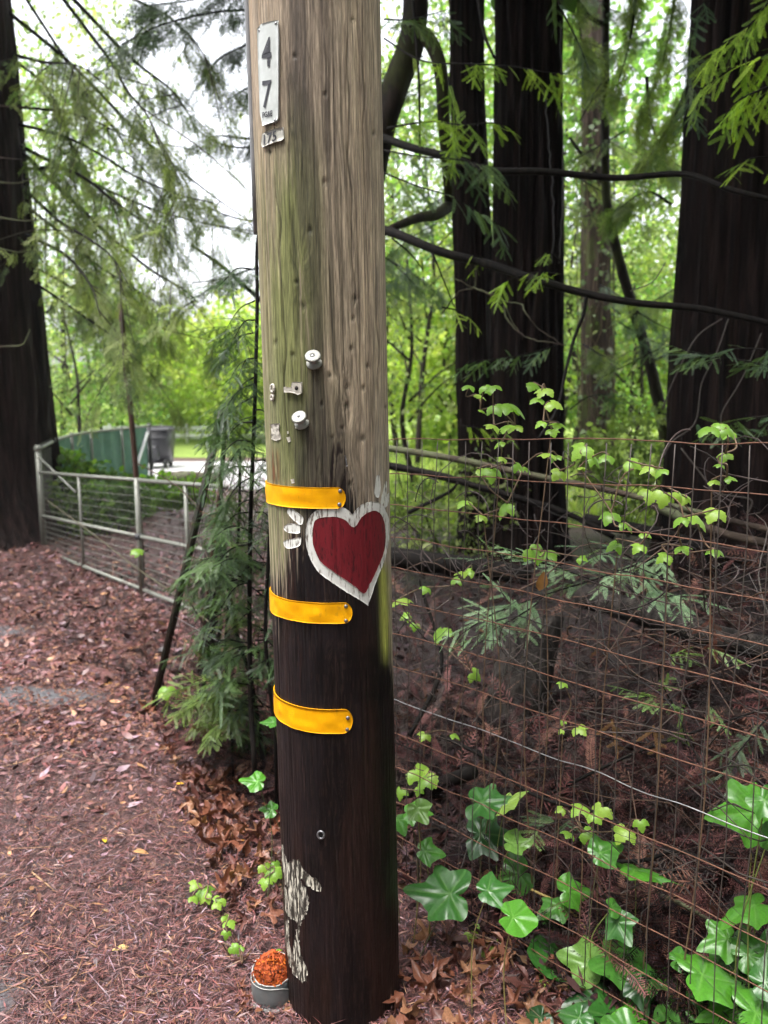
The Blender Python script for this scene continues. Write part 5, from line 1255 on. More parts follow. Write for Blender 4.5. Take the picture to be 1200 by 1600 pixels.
# sprays in front of the twin trunks
for (pts, n, c, sz) in (([(600, 60, 4.8), (660, 95, 4.6), (740, 100, 4.4), (800, 104, 4.3), (850, 112, 4.2), (885, 115, 4.2)], 20, NEEDY, (.9, 1.2)), ([(605, 200, 4.8), (670, 190, 4.6), (720, 195, 4.4), (770, 192, 4.3), (795, 200, 4.3)], 26, NEEDY, (.95, 1.3)),
               ([(600, 235, 4.7), (660, 245, 4.5), (720, 250, 4.4), (775, 262, 4.3)], 30, NEEDC, (1.0, 1.4)), ([(600, 270, 4.6), (650, 290, 4.5), (710, 310, 4.4), (785, 355, 4.3)], 22, NEEDC, (1.0, 1.4)), ([(600, 30, 5), (640, 30, 4.9), (700, 15, 4.8)], 16, NEEDC, (1, 1.4)),
               ([(700, 120, 4.5), (712, 180, 4.5), (705, 260, 4.5)], 14, NEEDY, (.8, 1.1)), ([(860, -30, 4.4), (880, 20, 4.4), (905, 70, 4.4), (920, 110, 4.4)], 10, NEEDC, (1.0, 1.4)),
               ([(880, 430, 4.2), (850, 425, 4.2), (815, 430, 4.2), (780, 445, 4.2)], 13, NEEDY, (.65, .9)), ([(880, 415, 4.2), (868, 400, 4.2), (850, 395, 4.2)], 5, NEEDY, (.6, .8)), ([(760, 408, 4.5), (750, 402, 4.5), (735, 400, 4.5)], 4, NEEDY, (.6, .8)),
               ([(870, 540, 4.4), (830, 552, 4.4), (780, 560, 4.4), (730, 566, 4.4)], 18, NEEDC, (.7, .95)), ([(720, 665, 4.4), (745, 668, 4.4), (785, 672, 4.4)], 9, NEEDY, (.7, .9)), ([(690, 480, 4.6), (715, 485, 4.6), (730, 495, 4.6)], 3, NEEDY, (.7, .9)),
               ([(890, 640, 5.5), (920, 620, 5.5), (960, 615, 5.5)], 9, NEEDC, (1.0, 1.3)), ([(905, 190, 7), (940, 130, 7), (925, 150, 6.8)], 16, OLIVE, (1.3, 1.8))):
    near_branch(RT2, pts, .006, n, sz, c, -.5, .08)
for k, (pts) in enumerate(([(1000, -60, 9), (985, 60, 9), (960, 150, 9)], [(1060, -40, 9), (1040, 80, 9), (1000, 200, 9.2)], [(1080, 120, 8), (1050, 190, 8), (1010, 250, 8.2)], [(1050, 320, 9), (1010, 300, 9), (960, 330, 9)], [(900, -60, 9), (905, 40, 9), (920, 120, 9)], [(1010, 120, 9), (1020, 200, 9), (1050, 270, 9)])):
    side_limb(CT_, pts, .02, .006, M['limb'], 40, OLIVE, (.25, .45))
# feathery middle-distance limbs between the trunks
gm = np.random.default_rng(61)
for (x0, x1, y0, y1, root, n_) in ((600, 700, 20, 480, RT1, 12), (890, 1060, 0, 330, RM, 12), (895, 1040, 330, 560, RM, 5)):
    for k in range(n_):
        a = (gm.uniform(x0, x1), gm.uniform(y0, y1)); Yd = gm.uniform(8.5, 11.5); s_ = 1 if gm.random() < .5 else -1; w_ = gm.uniform(50, 110)
        side_limb(root, [(a[0]-s_*w_*.6, a[1]-w_*.35, Yd+.3), (a[0], a[1], Yd), (a[0]+s_*w_*.5, a[1]+w_*gm.uniform(.1, .5), Yd-.3)], .010, .003, M['limb'], int(gm.uniform(16, 30)), OLIVE if gm.random() < .6 else NEEDC, (.16, .34))
# spray branch behind the fence, in front of the stump
br_ = thing('redwood_branch', fence_at(860, 930, .3), 'broad blue-green redwood spray spread behind the fence over the stump', 'branch')
for (pts, n) in (([(1075, 850, 2.9), (1000, 880, 2.75), (930, 905, 2.6), (850, 930, 2.5), (770, 960, 2.42), (722, 990, 2.4)], 34), ([(920, 905, 2.6), (850, 880, 2.55), (790, 870, 2.55), (740, 875, 2.55)], 18), ([(960, 890, 2.6), (1000, 900, 2.5), (1035, 930, 2.45), (1060, 930, 2.4)], 14), ([(850, 930, 2.5), (830, 950, 2.4), (770, 985, 2.35)], 9), ([(1000, 880, 2.75), (960, 860, 2.7), (900, 855, 2.7)], 7)):
    near_branch(br_, pts, .004, n, (.65, 1.0), [(.18, .29, .16), (.22, .33, .185), (.14, .235, .125)], -.12, .05, side=.8, jit=.15, name='twig')
br2 = thing('redwood_shoot', fence_at(1030, 1060, .3), 'small pale green redwood shoot alone in the dark brush right of the stump', 'branch')
for (pts, n) in (([(1065, 1120, 2.35), (1040, 1080, 2.3), (1030, 1040, 2.25), (1075, 1015, 2.2), (1105, 1012, 2.2)], 9), ([(1050, 1095, 2.3), (1000, 1085, 2.25), (965, 1075, 2.25)], 6), ([(1060, 1110, 2.3), (1090, 1095, 2.25), (1120, 1110, 2.2)], 5), ([(1064, 1120, 2.3), (1070, 1150, 2.3), (1080, 1180, 2.3)], 4)):
    near_branch(br2, pts, .003, n, (.42, .65), [(.15, .26, .08), (.19, .30, .09)], -.1, .05, side=.8, jit=.15, name='twig')
br3 = thing('redwood_shoot', fence_at(880, 1300, .2), 'dark green redwood sprig low behind the fence beside the small vine leaves', 'branch')
near_branch(br3, [(920, 1290, 2.2), (880, 1280, 2.15), (835, 1300, 2.1)], .003, 7, (.45, .7), NEEDC, -.1, .05, name='twig')
br4 = thing('redwood_shoot', fence_at(1120, 1210, .2), 'dull green redwood sprig hanging in the brush above the right ivy leaf', 'branch')
near_branch(br4, [(1200, 1120, 2.0), (1150, 1180, 1.95), (1110, 1230, 1.9)], .003, 10, (.45, .7), [(.06, .10, .055), (.085, .125, .07)], -.3, .05, name='twig')
for (px, py) in ((1020, 1150), (955, 1140), (1110, 980)):
    p = fence_at(px, py, .22); V, F_ = stamp(NEARS[0], frames(np.array([[.2, 0, -1.0]]), np.array([[0, -1, .2]])), p[None]+[[0, 0, .03]], [.6]); o = obj('dead_spray', V, F_, M['dead'], None, False, np.array((.30, .17, .075)) if px != 1110 else np.array((.16, .055, .035)))
    tag(o, {1020: 'tan dead redwood tip hanging below the pale green shoot', 955: 'tan dead redwood tip hanging left of the pale green shoot', 1110: 'rust red dead redwood spray hanging on the fence at the right'}[px], 'dead spray')
# ---- sapling left of the pole
sp_ = thing('redwood_sapling', grd(392, 1210), 'dense young redwood with many flat green sprays just left of the pole', 'sapling')
SPT = [(438, 250, 3.0), (404, 366, 3.0), (402, 480, 3.0), (398, 640, 2.95), (392, 800, 2.9), (390, 960, 2.85), (392, 1100, 2.8), (398, 1200, 2.75)]
P = spline([at(*q) for q in SPT]+[grd(398, 1212)-[0, 0, .05]], 7); V, F_ = tube(P, np.linspace(.006, .011, len(P)), 9); obj('stem', V, F_, M['limb'], sp_, True)
for (pts, r) in (([(352, 660, 3.3), (345, 780, 3.3), (355, 900, 3.25), (372, 1000, 3.2), (392, 1060, 3.1), (410, 1180, 2.95)], .009), ([(428, 700, 2.7), (420, 860, 2.7), (415, 1000, 2.7), (430, 1150, 2.7)], .007), ([(375, 700, 3.1), (372, 840, 3.1), (352, 1000, 3.1), (362, 1150, 3.0)], .006), ([(340, 840, 3.4), (332, 960, 3.4), (318, 1060, 3.4)], .008)):
    P = spline([at(*q) for q in pts], 6); P = np.vstack([P, [P[-1][0], P[-1][1], -.05]]); V, F_ = tube(P, r, 7); obj('stem', V, F_, M['limb'], sp_, True)
gs = np.random.default_rng(77)
SAPC = [(.055, .10, .036), (.075, .13, .042), (.036, .07, .030)]; SAPY = [(.12, .19, .045), (.15, .22, .055)]
SB = [((392, 420), (345, 445)), ((398, 470), (350, 520)), ((398, 500), (365, 530)), ((396, 520), (345, 560)), ((396, 560), (355, 600)), ((396, 590), (360, 640)), ((396, 600), (345, 650)), ((396, 620), (338, 680)), ((396, 650), (345, 695)), ((394, 690), (345, 712)), ((394, 700), (352, 735)), ((394, 730), (330, 755)),
      ((394, 745), (345, 800)), ((392, 770), (350, 790)), ((392, 800), (340, 835)), ((392, 830), (335, 838)), ((392, 850), (330, 890)), ((390, 885), (335, 885)), ((390, 910), (345, 950)), ((390, 950), (312, 985)), ((390, 970), (345, 1010)), ((390, 1005), (300, 1020)), ((390, 1020), (340, 1060)), ((392, 1050), (345, 1075)),
      ((392, 1070), (265, 1082)), ((392, 1085), (290, 1105)), ((392, 1095), (320, 1120)), ((394, 1105), (305, 1085)), ((394, 1120), (330, 1140)), ((400, 720), (430, 745)), ((400, 640), (425, 670)), ((400, 800), (432, 830)), ((400, 880), (435, 905)), ((400, 1000), (440, 1030)), ((400, 1040), (445, 1045)), ((400, 930), (432, 960)), ((400, 770), (425, 780)),
      ((396, 660), (350, 690)), ((395, 560), (372, 590)), ((395, 700), (360, 720)), ((392, 860), (365, 900)), ((392, 940), (365, 960)), ((392, 780), (360, 820))]
for k in range(34):      # messier side growth, spread towards the leaning post and low down
    a0 = (gs.uniform(360, 425), gs.uniform(860, 1150)); SB.append((a0, (a0[0]-gs.uniform(25, 95)*(1 if gs.random() < .75 else -.5), a0[1]+gs.uniform(-35, 45))))
for k, (a, b) in enumerate(SB):
    y0 = 2.92; y1 = (y0+gs.uniform(-.35, .35) if b[0] < 400 else 2.72)+(.25 if k > 40 else 0); m_ = ((a[0]+b[0])/2, (a[1]+b[1])/2-12)
    P = spline([at(*a, y0), at(*m_, (y0+y1)/2), at(*b, y1)], 5); V, F_ = tube(P, np.linspace(.0035, .0012, len(P)), 5); bo = obj('branch', V, F_, M['limb'], sp_, True)
    L = math.hypot(a[0]-b[0], a[1]-b[1]); dark = a[1] < 600
    f_ = foliage_on(P, int(7+L/6), (.5, .85), NEARS[:2]+[needles(.16, .0042, .013, .0015, 5), needles(.13, .0042, .012, .0015, 6)], SAPC if dark or gs.random() < .8 and not (a[1] > 1040 and b[0] < 335) else SAPY, gs, side=.9, droop=-.08, start=.12, jit=.22)
    f_.obj('foliage', M['needle'], bo)
# feathery dark conifer tips high behind the pole's left side
hc = thing('conifer_tree', at(420, 300, 8.5)*[1, 1, 0], 'dark feathery conifer behind the upper left side of the pole', 'conifer tree')
P = spline([at(440, -300, 8.5), at(452, 300, 8.5), at(470, 700, 8.5)], 6); P = np.vstack([P, [P[-1][0], 8.5, -.1]]); V, F_ = tube(P, np.linspace(.06, .14, len(P)), 9); obj('trunk', V, F_, M['bark'], hc, True)
for (pts, n) in (([(440, 10, 8.3), (390, 15, 8), (330, 20, 7.6), (250, 40, 7.2), (190, 70, 7)], 70), ([(440, 40, 8.3), (385, 70, 8), (345, 90, 7.8), (320, 120, 7.6)], 45), ([(445, 180, 8.3), (395, 215, 8), (350, 212, 7.8), (325, 215, 7.7)], 22), ([(445, 190, 8.3), (395, 228, 8), (345, 225, 7.8), (310, 205, 7.6)], 20), ([(440, -60, 8.3), (380, -20, 8), (300, 0, 7.6), (220, 10, 7.2)], 70),
               ([(445, 330, 8.3), (400, 345, 8), (350, 335, 7.8), (300, 310, 7.6)], 26), ([(450, 420, 8.3), (398, 420, 8), (350, 435, 7.8), (300, 442, 7.6)], 22), ([(450, 100, 8.3), (400, 130, 8), (365, 150, 7.8)], 26)):
    side_limb(hc, pts, .014, .005, M['limb'], n, [(.05, .085, .04), (.07, .11, .045)], (.2, .4))
side_limb(hc, [(300, 383, 7.5), (345, 415, 7.8), (372, 438, 8.0), (420, 480, 8.3)], .014, .026, M['limb'])
CROWNS = []
# ------------------------------------------------------------------ broadleaf trees and bushes farther off
LT = (np.array([[0, 0, 0], [.35, .3, .06], [.75, .22, .03], [1, 0, -.06], [.75, -.22, .03], [.35, -.3, .06]]), np.array([[0, 1, 2, 3], [0, 3, 4, 5]]))
def crown_mesh(name, rad, nclump, nleaf, leaf, col, seed, spread=.22, hollow=.35, base=.0):
    """many leaf-sized faces in uneven clumps; unit crown of radii rad centred at origin"""
    gg = np.random.default_rng(seed); d = gg.normal(size=(nclump, 3)); d /= np.linalg.norm(d, axis=1)[:, None]
    c = d*(hollow+(1-hollow)*gg.random((nclump, 1))**.5); c = c*rad; keep = vn(c[:, 0]*.9+seed, c[:, 1]*.9, c[:, 2]*.9, seed) > .33; c = c[keep]
    m = len(c)*nleaf; w = np.repeat(np.arange(len(c)), nleaf); sz = gg.uniform(.5, 1.3, len(c))
    P = c[w]+gg.normal(size=(m, 3))*spread*np.min(rad)*sz[w][:, None]*np.array([1, 1, .6])
    f = rand_dirs(m, -.35, 1, gg); u_ = rand_dirs(m, 1.1, 1, gg); S = leaf*gg.uniform(.6, 1.4, m)
    V, F_ = stamp(LT, frames(f, u_), P, S); cc_ = np.array(col)[gg.integers(0, len(col), len(c))]*gg.uniform(.7, 1.3, (len(c), 1)); C_ = np.repeat(cc_[w]*gg.uniform(.8, 1.25, (m, 1)), 6, 0)
    return make_mesh(name, V, F_, M['leaf'], False, C_)
LIME = [(.34, .43, .08), (.41, .49, .11), (.27, .37, .07), (.43, .45, .15)]
MID = [(.17, .30, .075), (.23, .36, .09), (.13, .24, .07)]
YG = [(.20, .265, .085), (.255, .32, .11), (.145, .20, .065), (.31, .345, .16), (.10, .145, .055)]
CR = {'lime': [crown_mesh('crown', np.array([2.6, 2.6, 2.2]), 230, 38, .20, LIME, 3), crown_mesh('crown', np.array([2.4, 2.4, 2.6]), 230, 38, .20, LIME, 4)],
      'mid': [crown_mesh('crown', np.array([2.6, 2.6, 3.0]), 190, 36, .17, MID, 5, .18), crown_mesh('crown', np.array([2.4, 2.4, 3.2]), 180, 36, .17, OLIVE+MID, 6, .18)],
      'yg': [crown_mesh('crown', np.array([2.2, 2.2, 2.8]), 170, 26, .11, YG, 7, .17), crown_mesh('crown', np.array([2.0, 2.0, 2.6]), 150, 26, .11, YG+MID, 8, .17)]}
def broad_tree(px, Y, zc, s, kind, label, v=0, low=0.0, rz=0):
    X = colx(px, Y, zc); t = thing('broadleaf_tree', (X, Y, 0), label, 'tree', 'broadleaf trees beyond the drive')
    r = .065*s; P = spline([(X-.2*math.sin(px), Y, -.1), (X+.25*math.sin(px*3), Y, zc*.35), (X-.22*math.cos(px*2), Y, zc*.7), (X-.05*s, Y, zc+.5*s)], 5); V, F_ = tube(P, np.linspace(r, r*.35, len(P)), 8); obj('trunk', V, F_, M['moss_limb'], t, True)
    for k in range(5):
        a = k*1.3+px; b = np.array([X, Y, zc*(.35+.1*k)]); e = np.array([math.cos(a)*1.5*s, math.sin(a)*1.5*s, 1.0*s]); V, F_ = tube(spline([b, b+e*.5+[0, 0, .1], b+e], 4), np.linspace(r*.45, r*.12, 9), 6); obj('limb', V, F_, M['moss_limb'], t, True)
    o = link('crown', CR[kind][v % 2], t, (X, Y, zc), (0, 0, rz), s)
    return t
TREES = [(300, 30, 2.4, .95, 'lime', 'chartreuse tree right of the wheeled bin across the lane', 0), (372, 27, 2.5, .9, 'lime', 'chartreuse tree showing between the sapling and the bin', 1), (430, 29, 2.6, .95, 'lime', 'chartreuse tree hidden partly by the pole', 0),
         (250, 34, 2.5, .95, 'mid', 'green tree behind the wheeled bin', 0), (165, 26, 2.7, .95, 'mid', 'green tree behind the rusty pipe', 1), (105, 21, 3.2, 1.1, 'yg', 'pale green tree beside the dark left trunk behind the screened fence', 0), (205, 40, 3.0, 1.1, 'mid', 'dim green tree far behind the screened fence', 1),
         (60, 24, 7.5, 1.5, 'yg', 'tall pale green tree high behind the left trunks', 1), (120, 30, 7.0, 1.25, 'yg', 'tall pale green tree above the rusty pipe', 0),
         (70, 26, 11.5, 1.6, 'yg', 'tallest pale green tree at the top left beside the left trunks', 0),
         (640, 13, 3.4, .85, 'yg', 'yellow-green tree right against the pole at the height of the knobs', 0), (668, 17, 6.0, 1.1, 'yg', 'yellow-green tree above and behind the twisted mossy limbs', 1), (615, 21, 8.5, 1.3, 'yg', 'tall yellow-green tree beside the top of the pole', 0), (700, 22, 3.0, 1.2, 'lime', 'bright tree over the meadow between the pole and the slim trunk', 1),
         (905, 17, 4.8, 1.1, 'yg', 'yellow-green tree left of the ivy-wrapped trunk', 0), (1000, 16, 2.9, 1.0, 'yg', 'yellow-green tree behind the crooked tree low down', 1), (985, 21, 5.6, 1.15, 'yg', 'yellow-green tree behind the crooked tree half way up', 0), (895, 22, 9.5, 1.3, 'mid', 'green tree high between the wide twin trunk and the crooked tree', 0), (960, 27, 3.4, 1.3, 'lime', 'bright tree far behind the ivy-wrapped trunk', 0),
         (740, 18, 8.0, 1.2, 'yg', 'yellow-green tree glimpsed between the slim and the wide twin trunks', 1), (1060, 24, 4.0, 1.3, 'yg', 'yellow-green tree against the left side of the huge right trunk', 0), (1180, 26, 5.0, 1.5, 'mid', 'green tree behind the huge right trunk', 1), (560, 24, 4.0, 1.4, 'yg', 'yellow-green tree behind the pole', 1), (790, 25, 3.5, 1.2, 'mid', 'green tree behind the wide twin trunk', 0)]
for k, (px, Y, zc, s, kind, lab, v) in enumerate(TREES): broad_tree(px, Y, zc, s, kind, lab, v, 0, k*1.1)
# high crowns of the redwoods, above the frame: they shade the bank and the trunks
for (root, X, Y, z, rad, nn, sd) in ((RR_, XR, 5.0, 8.6, (4.4, 4.6, 3.2), 700, 31), (RT2, XT, 6.6, 9.6, (3.8, 3.6, 3.6), 560, 32), (RL2, X2-.8, 8.6, 11.0, (3.0, 3.0, 3.6), 260, 33)):
    me = crown_mesh('crown', np.array(rad), nn, 34, .42, [(.05, .09, .03), (.07, .12, .035), (.04, .075, .03)], sd, .16, .15); link('crown', me, root, (X, Y, z))
def bush(name, c, rad, nclump, nleaf, leaf, col, seed, label, cat='bush'):
    t = thing(name, (c[0], c[1], 0), label, cat); me = crown_mesh('foliage', np.array(rad), nclump, nleaf, leaf, col, seed, .25, .2); link('foliage', me, t, c)
    for k in range(6):
        a = k*1.05; b = np.array([c[0], c[1], -.03]); e = np.array([math.cos(a)*rad[0]*.7, math.sin(a)*rad[1]*.7, c[2]+.2*rad[2]]); V, F_ = tube(spline([b, b+e*.5, b+e], 4), .006, 5); obj('stem', V, F_, M['limb'], t, True)
    return t
bush('shrub', at(150, 790, 8.8)*[1, 1, 0]+[0, 0, .42], (.75, .6, .42), 120, 26, .085, [(.10, .19, .045), (.15, .26, .05), (.075, .14, .045)], 21, 'leafy green shrub behind the left panel of the gate')
bush('shrub', at(195, 775, 9.2)*[1, 1, 0]+[0, 0, .40], (.6, .5, .38), 100, 26, .085, [(.13, .24, .045), (.18, .30, .05)], 22, 'bright green shrub behind the middle upright of the gate')
bush('shrub', at(268, 768, 9.6)*[1, 1, 0]+[0, 0, .40], (.5, .35, .26), 70, 26, .075, [(.17, .30, .04), (.21, .34, .05)], 23, 'low bright green shrub behind the right panel of the gate')
bush('shrub', at(100, 745, 9.0)*[1, 1, 0]+[0, 0, .62], (.45, .4, .35), 60, 22, .085, [(.11, .2, .05), (.19, .28, .06)], 24, 'thin green shrub beside the gate post')
bush('shrub', at(700, 790, 7.0)*[1, 1, 0]+[0, 0, .55], (.7, .4, .5), 60, 22, .06, YG, 25, 'sparse yellow-green shrub behind the fence between pole and slim trunk')
bush('shrub', at(650, 720, 8.5)*[1, 1, 0]+[0, 0, .7], (.6, .4, .7), 70, 24, .06, YG, 26, 'yellow-green shrub beside the pole behind the lichened pole')
bush('shrub', at(985, 760, 8.8)*[1, 1, 0]+[0, 0, .9], (.7, .4, .7), 70, 24, .07, YG, 27, 'yellow-green shrub at the foot of the crooked tree')
bush('shrub', at(1090, 800, 8.4)*[1, 1, 0]+[0, 0, .5], (.5, .4, .5), 50, 24, .06, YG, 28, 'yellow-green shrub showing left of the huge right trunk')
# the far wood: one mass
acc = G(); gg = np.random.default_rng(99); nc = 1200; ang = gg.uniform(-.95, .95, nc); D = gg.uniform(40, 58, nc); x = np.sin(ang)*D*1.1; y = np.cos(ang)*D
hmax = np.where(x < -8, 3.4, 5.5)+3.0*(vn(x*.16, y*.1, 0, 5)-.5)*2; hmax = np.where(x < -4, 2.0+vn(x*.2, y*.1, 0, 6), hmax); z = gg.random(nc)**.8*np.maximum(hmax, 1.5); w = np.repeat(np.arange(nc), 34); m = len(w)
P = np.stack([x, y, z], 1)[w]+gg.normal(size=(m, 3))*np.array([.9, .9, .55]); P[:, 2] = np.maximum(P[:, 2], .1)
V, F_ = stamp(LT, frames(rand_dirs(m, -.3, 1, gg), rand_dirs(m, 1.0, 1, gg)), P, gg.uniform(.25, .55, m)); cc_ = np.array(LIME+MID+YG+YG)[gg.integers(0, 17, nc)]
acc.add(V, F_, np.repeat(cc_[w]*gg.uniform(.75, 1.25, (m, 1)), 6, 0)); tag(acc.obj('far_wood', M['leaf']), 'far yellow-green wood closing the view beyond meadow and lane', None, None, 'stuff')
# unseen wood added behind and beside the camera to cut the frontal light
gg = np.random.default_rng(123); nc = 620; a_ = gg.uniform(-.55*PI, .62*PI, nc); D = gg.uniform(8.5, 15, nc); x = np.sin(a_)*D; y = -np.cos(a_)*D; z = gg.uniform(.4, 15, nc); w = np.repeat(np.arange(nc), 30); m_ = len(w)
P = np.stack([x, y, z], 1)[w]+gg.normal(size=(m_, 3))*np.array([.8, .8, .6]); keep = ~((P[:, 1] > 2.0) & (P[:, 0] < .85*P[:, 1])); keep &= P[:, 2] > .05; P = P[keep]; w = w[keep]; m_ = len(P)
acc = G(); V, F_ = stamp(LT, frames(rand_dirs(m_, -.3, 1, gg), rand_dirs(m_, 1.0, 1, gg)), P, gg.uniform(.4, .8, m_)); acc.add(V, F_, np.repeat(np.array([(.05, .09, .03), (.07, .12, .035), (.04, .075, .03)])[gg.integers(0, 3, nc)][w], 6, 0))
tag(acc.obj('rear_shade_wood', M['leaf']), 'unseen dark conifer wood added behind the camera to dim frontal light', None, None, 'stuff')
# meadow grass tufts
acc = G(); n = 16000; Y = 1/(1/9.6-gg.random(n)*(1/9.6-1/32)); X = gg.uniform(-.08, .62, n)*Y; f = np.stack([gg.normal(size=n)*.4, gg.normal(size=n)*.4, np.ones(n)], 1)
T = (np.array([[0, -.07, 0], [.5, -.05, 0], [1, 0, .12], [.5, .05, 0], [0, .07, 0]]), np.array([[0, 1, 2, 3, 4]])); V, F_ = stamp(T, frames(f, rand_dirs(n, 0, 1, gg)), np.stack([X, Y, gz(X, Y)], 1), gg.uniform(.08, .26, n)*(1+Y*.02))
acc.add(V, F_, np.repeat(np.array(LIME+YG)[gg.integers(0, 9, n)], 5, 0)); tag(acc.obj('meadow_grass', M['leaf']), 'bright green grass blades of the meadow beyond the trunks', None, None, 'stuff')
# ------------------------------------------------------------------ ivy
def ivyleaf(seed, lobes):
    """palmate ivy blade, unit width, stalk at the origin, tip along +x, upper side +z, creased along the veins"""
    gg = np.random.default_rng(seed); n = 84; th = np.linspace(-PI, PI, n, endpoint=False); ca, cr = zip(*lobes[1]); lobes = lobes[0]
    cr = np.array(cr)*gg.uniform(.94, 1.06, len(cr)); r = np.where(th > 0, np.interp(np.abs(th), np.radians(ca), cr), np.interp(np.abs(th), np.radians(ca), cr*gg.uniform(.92, 1.08, len(cr))))
    k3 = np.array([.2, .6, .2]); r = np.convolve(np.concatenate([r[-1:], r, r[:1]]), k3, 'valid'); r *= 1+.035*np.sin(th*3+seed*2)
    V, C_ = [[0, 0, 0]], [1.0]; nr = 6; cu = gg.uniform(-.16, .30); tw = gg.normal()*.12
    va = [a for a, L, w in lobes]
    for k in range(1, nr+1):
        q = r*k/nr; dv = np.min(np.abs(np.stack([(th-a+PI) % (2*PI)-PI for a in va])), axis=0)*q
        z = -.030*np.exp(-(dv/.05)**2)*(1-.35*k/nr)+.02*np.sin(th*7+seed)*(k/nr)**2-cu*q*q*1.1+tw*q*np.sin(th)*np.abs(np.sin(th))-.03*(k/nr)**3*np.abs(np.sin(2.5*th))+.05*(fbm(q*np.cos(th)*5+seed, q*np.sin(th)*5, 0, seed)-.5)
        V += np.stack([q*np.cos(th), q*np.sin(th), z], 1).tolist(); C_ += (np.exp(-(dv/.016)**2)*(1-.5*k/nr)).tolist()
    j = np.arange(n); kk = (j+1) % n
    return np.array(V), [np.stack([0*j, 1+j, 1+kk], 1), np.concatenate([np.stack([1+a*n+j, 1+a*n+n+j, 1+a*n+n+kk, 1+a*n+kk], 1) for a in range(nr-1)])], np.array(C_)
LOB5 = ([(0, .66, 1), (1.0, .5, 1), (-1.0, .5, 1), (2.05, .4, 1), (-2.05, .4, 1)], [(0, .76), (9, .60), (22, .485), (36, .44), (47, .47), (58, .60), (68, .50), (86, .40), (100, .40), (116, .49), (130, .42), (155, .31), (174, .18), (180, .10)])
LOB3 = ([(0, .66, 1), (1.15, .5, 1), (-1.15, .5, 1)], [(0, .80), (10, .63), (26, .47), (44, .44), (58, .49), (68, .60), (78, .50), (105, .41), (135, .37), (160, .29), (174, .17), (180, .10)])
LOBR = ([(0, .6, 1), (.9, .5, 1), (-.9, .5, 1), (1.9, .4, 1), (-1.9, .4, 1)], [(0, .66), (12, .58), (24, .535), (45, .52), (80, .50), (115, .46), (145, .40), (165, .28), (176, .15), (180, .10)])
IVC = {'d': (.026, .10, .016), 'm': (.042, .14, .018), 'l': (.11, .22, .04), 'y': (.18, .28, .045), 'dd': (.014, .05, .012), 'g': (.055, .185, .016)}
ivmesh = {}
for k, (key, c) in enumerate(IVC.items()):
    for v, lob in enumerate((LOB5, LOB3, LOBR)):
        V, F_, vein = ivyleaf(k*3+v+1, lob); c_ = np.array(c); C_ = c_[None]+(np.array([.10, .16, .05])-c_*.3)[None]*vein[:, None]*.45
        me = make_mesh('leaf', V, F_, M['ivy'], True, C_); ivmesh[(key, v)] = me
IVY = {'ivy plant with a tall stalk and dark lobed leaves in front of the stump': [(752, 1253, 60, 'd', 0, 30), (788, 1258, 48, 'y', 1, -20), (752, 1302, 64, 'dd', 0, 20), (800, 1316, 40, 'l', 1, 0), (812, 1366, 48, 'm', 2, 160)],
       'ivy plant with one big wet shining leaf right of the pole foot': [(703, 1396, 82, 'd', 0, 200), (762, 1391, 48, 'd', 1, -20), (802, 1433, 52, 'g', 2, 40)],
       'small ivy seedling leaning on the pole': [(664, 1329, 36, 'm', 1, 10), (640, 1268, 40, 'g', 1, 40), (652, 1262, 34, 'l', 1, 60), (622, 1280, 36, 'm', 1, 90)],
       'ivy plant in the middle of the brush with one large pale-veined leaf': [(937, 1333, 46, 'm', 1, -40), (992, 1357, 86, 'g', 0, 0), (957, 1417, 24, 'm', 2, 0), (965, 1440, 44, 'd', 1, 60), (888, 1393, 46, 'g', 1, -10), (872, 1416, 42, 'm', 1, 120), (856, 1440, 26, 'm', 2, 0)],
       'ivy plant with three overlapping glossy leaves behind the fence': [(874, 1502, 78, 'd', 2, 180), (922, 1508, 60, 'l', 1, 200), (962, 1498, 84, 'm', 0, 70), (940, 1470, 34, 'd', 1, 40)],
       'ivy vine with a big leaf at the right edge above the others': [(1180, 1268, 84, 'g', 0, 170), (1195, 1250, 50, 'm', 0, 60), (1200, 1310, 44, 'm', 1, 0)],
       'ivy vine with rounded leaves at the right edge lower down': [(1178, 1414, 66, 'g', 1, 190), (1136, 1466, 54, 'g', 0, 150), (1170, 1492, 66, 'm', 1, -20), (1200, 1480, 40, 'm', 1, 0)],
       'broad mass of bright ivy in the bottom right corner': [(1040, 1552, 80, 'g', 0, 160), (1098, 1522, 92, 'g', 0, 20), (1022, 1588, 84, 'g', 0, 140), (1150, 1540, 56, 'm', 1, 60), (1182, 1582, 88, 'g', 0, 30), (985, 1562, 70, 'dd', 2, 200), (1078, 1590, 52, 'l', 2, -60), (960, 1588, 60, 'd', 1, 180), (1130, 1600, 70, 'm', 0, 20),
                                                            (1060, 1618, 80, 'm', 0, 100), (1000, 1540, 44, 'dd', 1, 90), (1195, 1535, 60, 'd', 1, 10), (1110, 1568, 44, 'd', 1, 220), (930, 1560, 56, 'dd', 1, 150), (1165, 1620, 70, 'g', 0, 0), (985, 1620, 70, 'm', 0, 120), (845, 1590, 40, 'dd', 1, 100), (1060, 1500, 40, 'm', 1, 30), (1130, 1500, 48, 'm', 1, 60), (1015, 1530, 46, 'd', 1, 140), (1075, 1560, 56, 'm', 0, 80), (1190, 1560, 50, 'g', 1, 0), (1140, 1575, 60, 'g', 0, 200), (960, 1540, 50, 'd', 2, 160), (905, 1590, 50, 'd', 1, 100), (1050, 1590, 60, 'm', 0, 60), (1100, 1600, 66, 'g', 0, 10)]}
gi = np.random.default_rng(404)
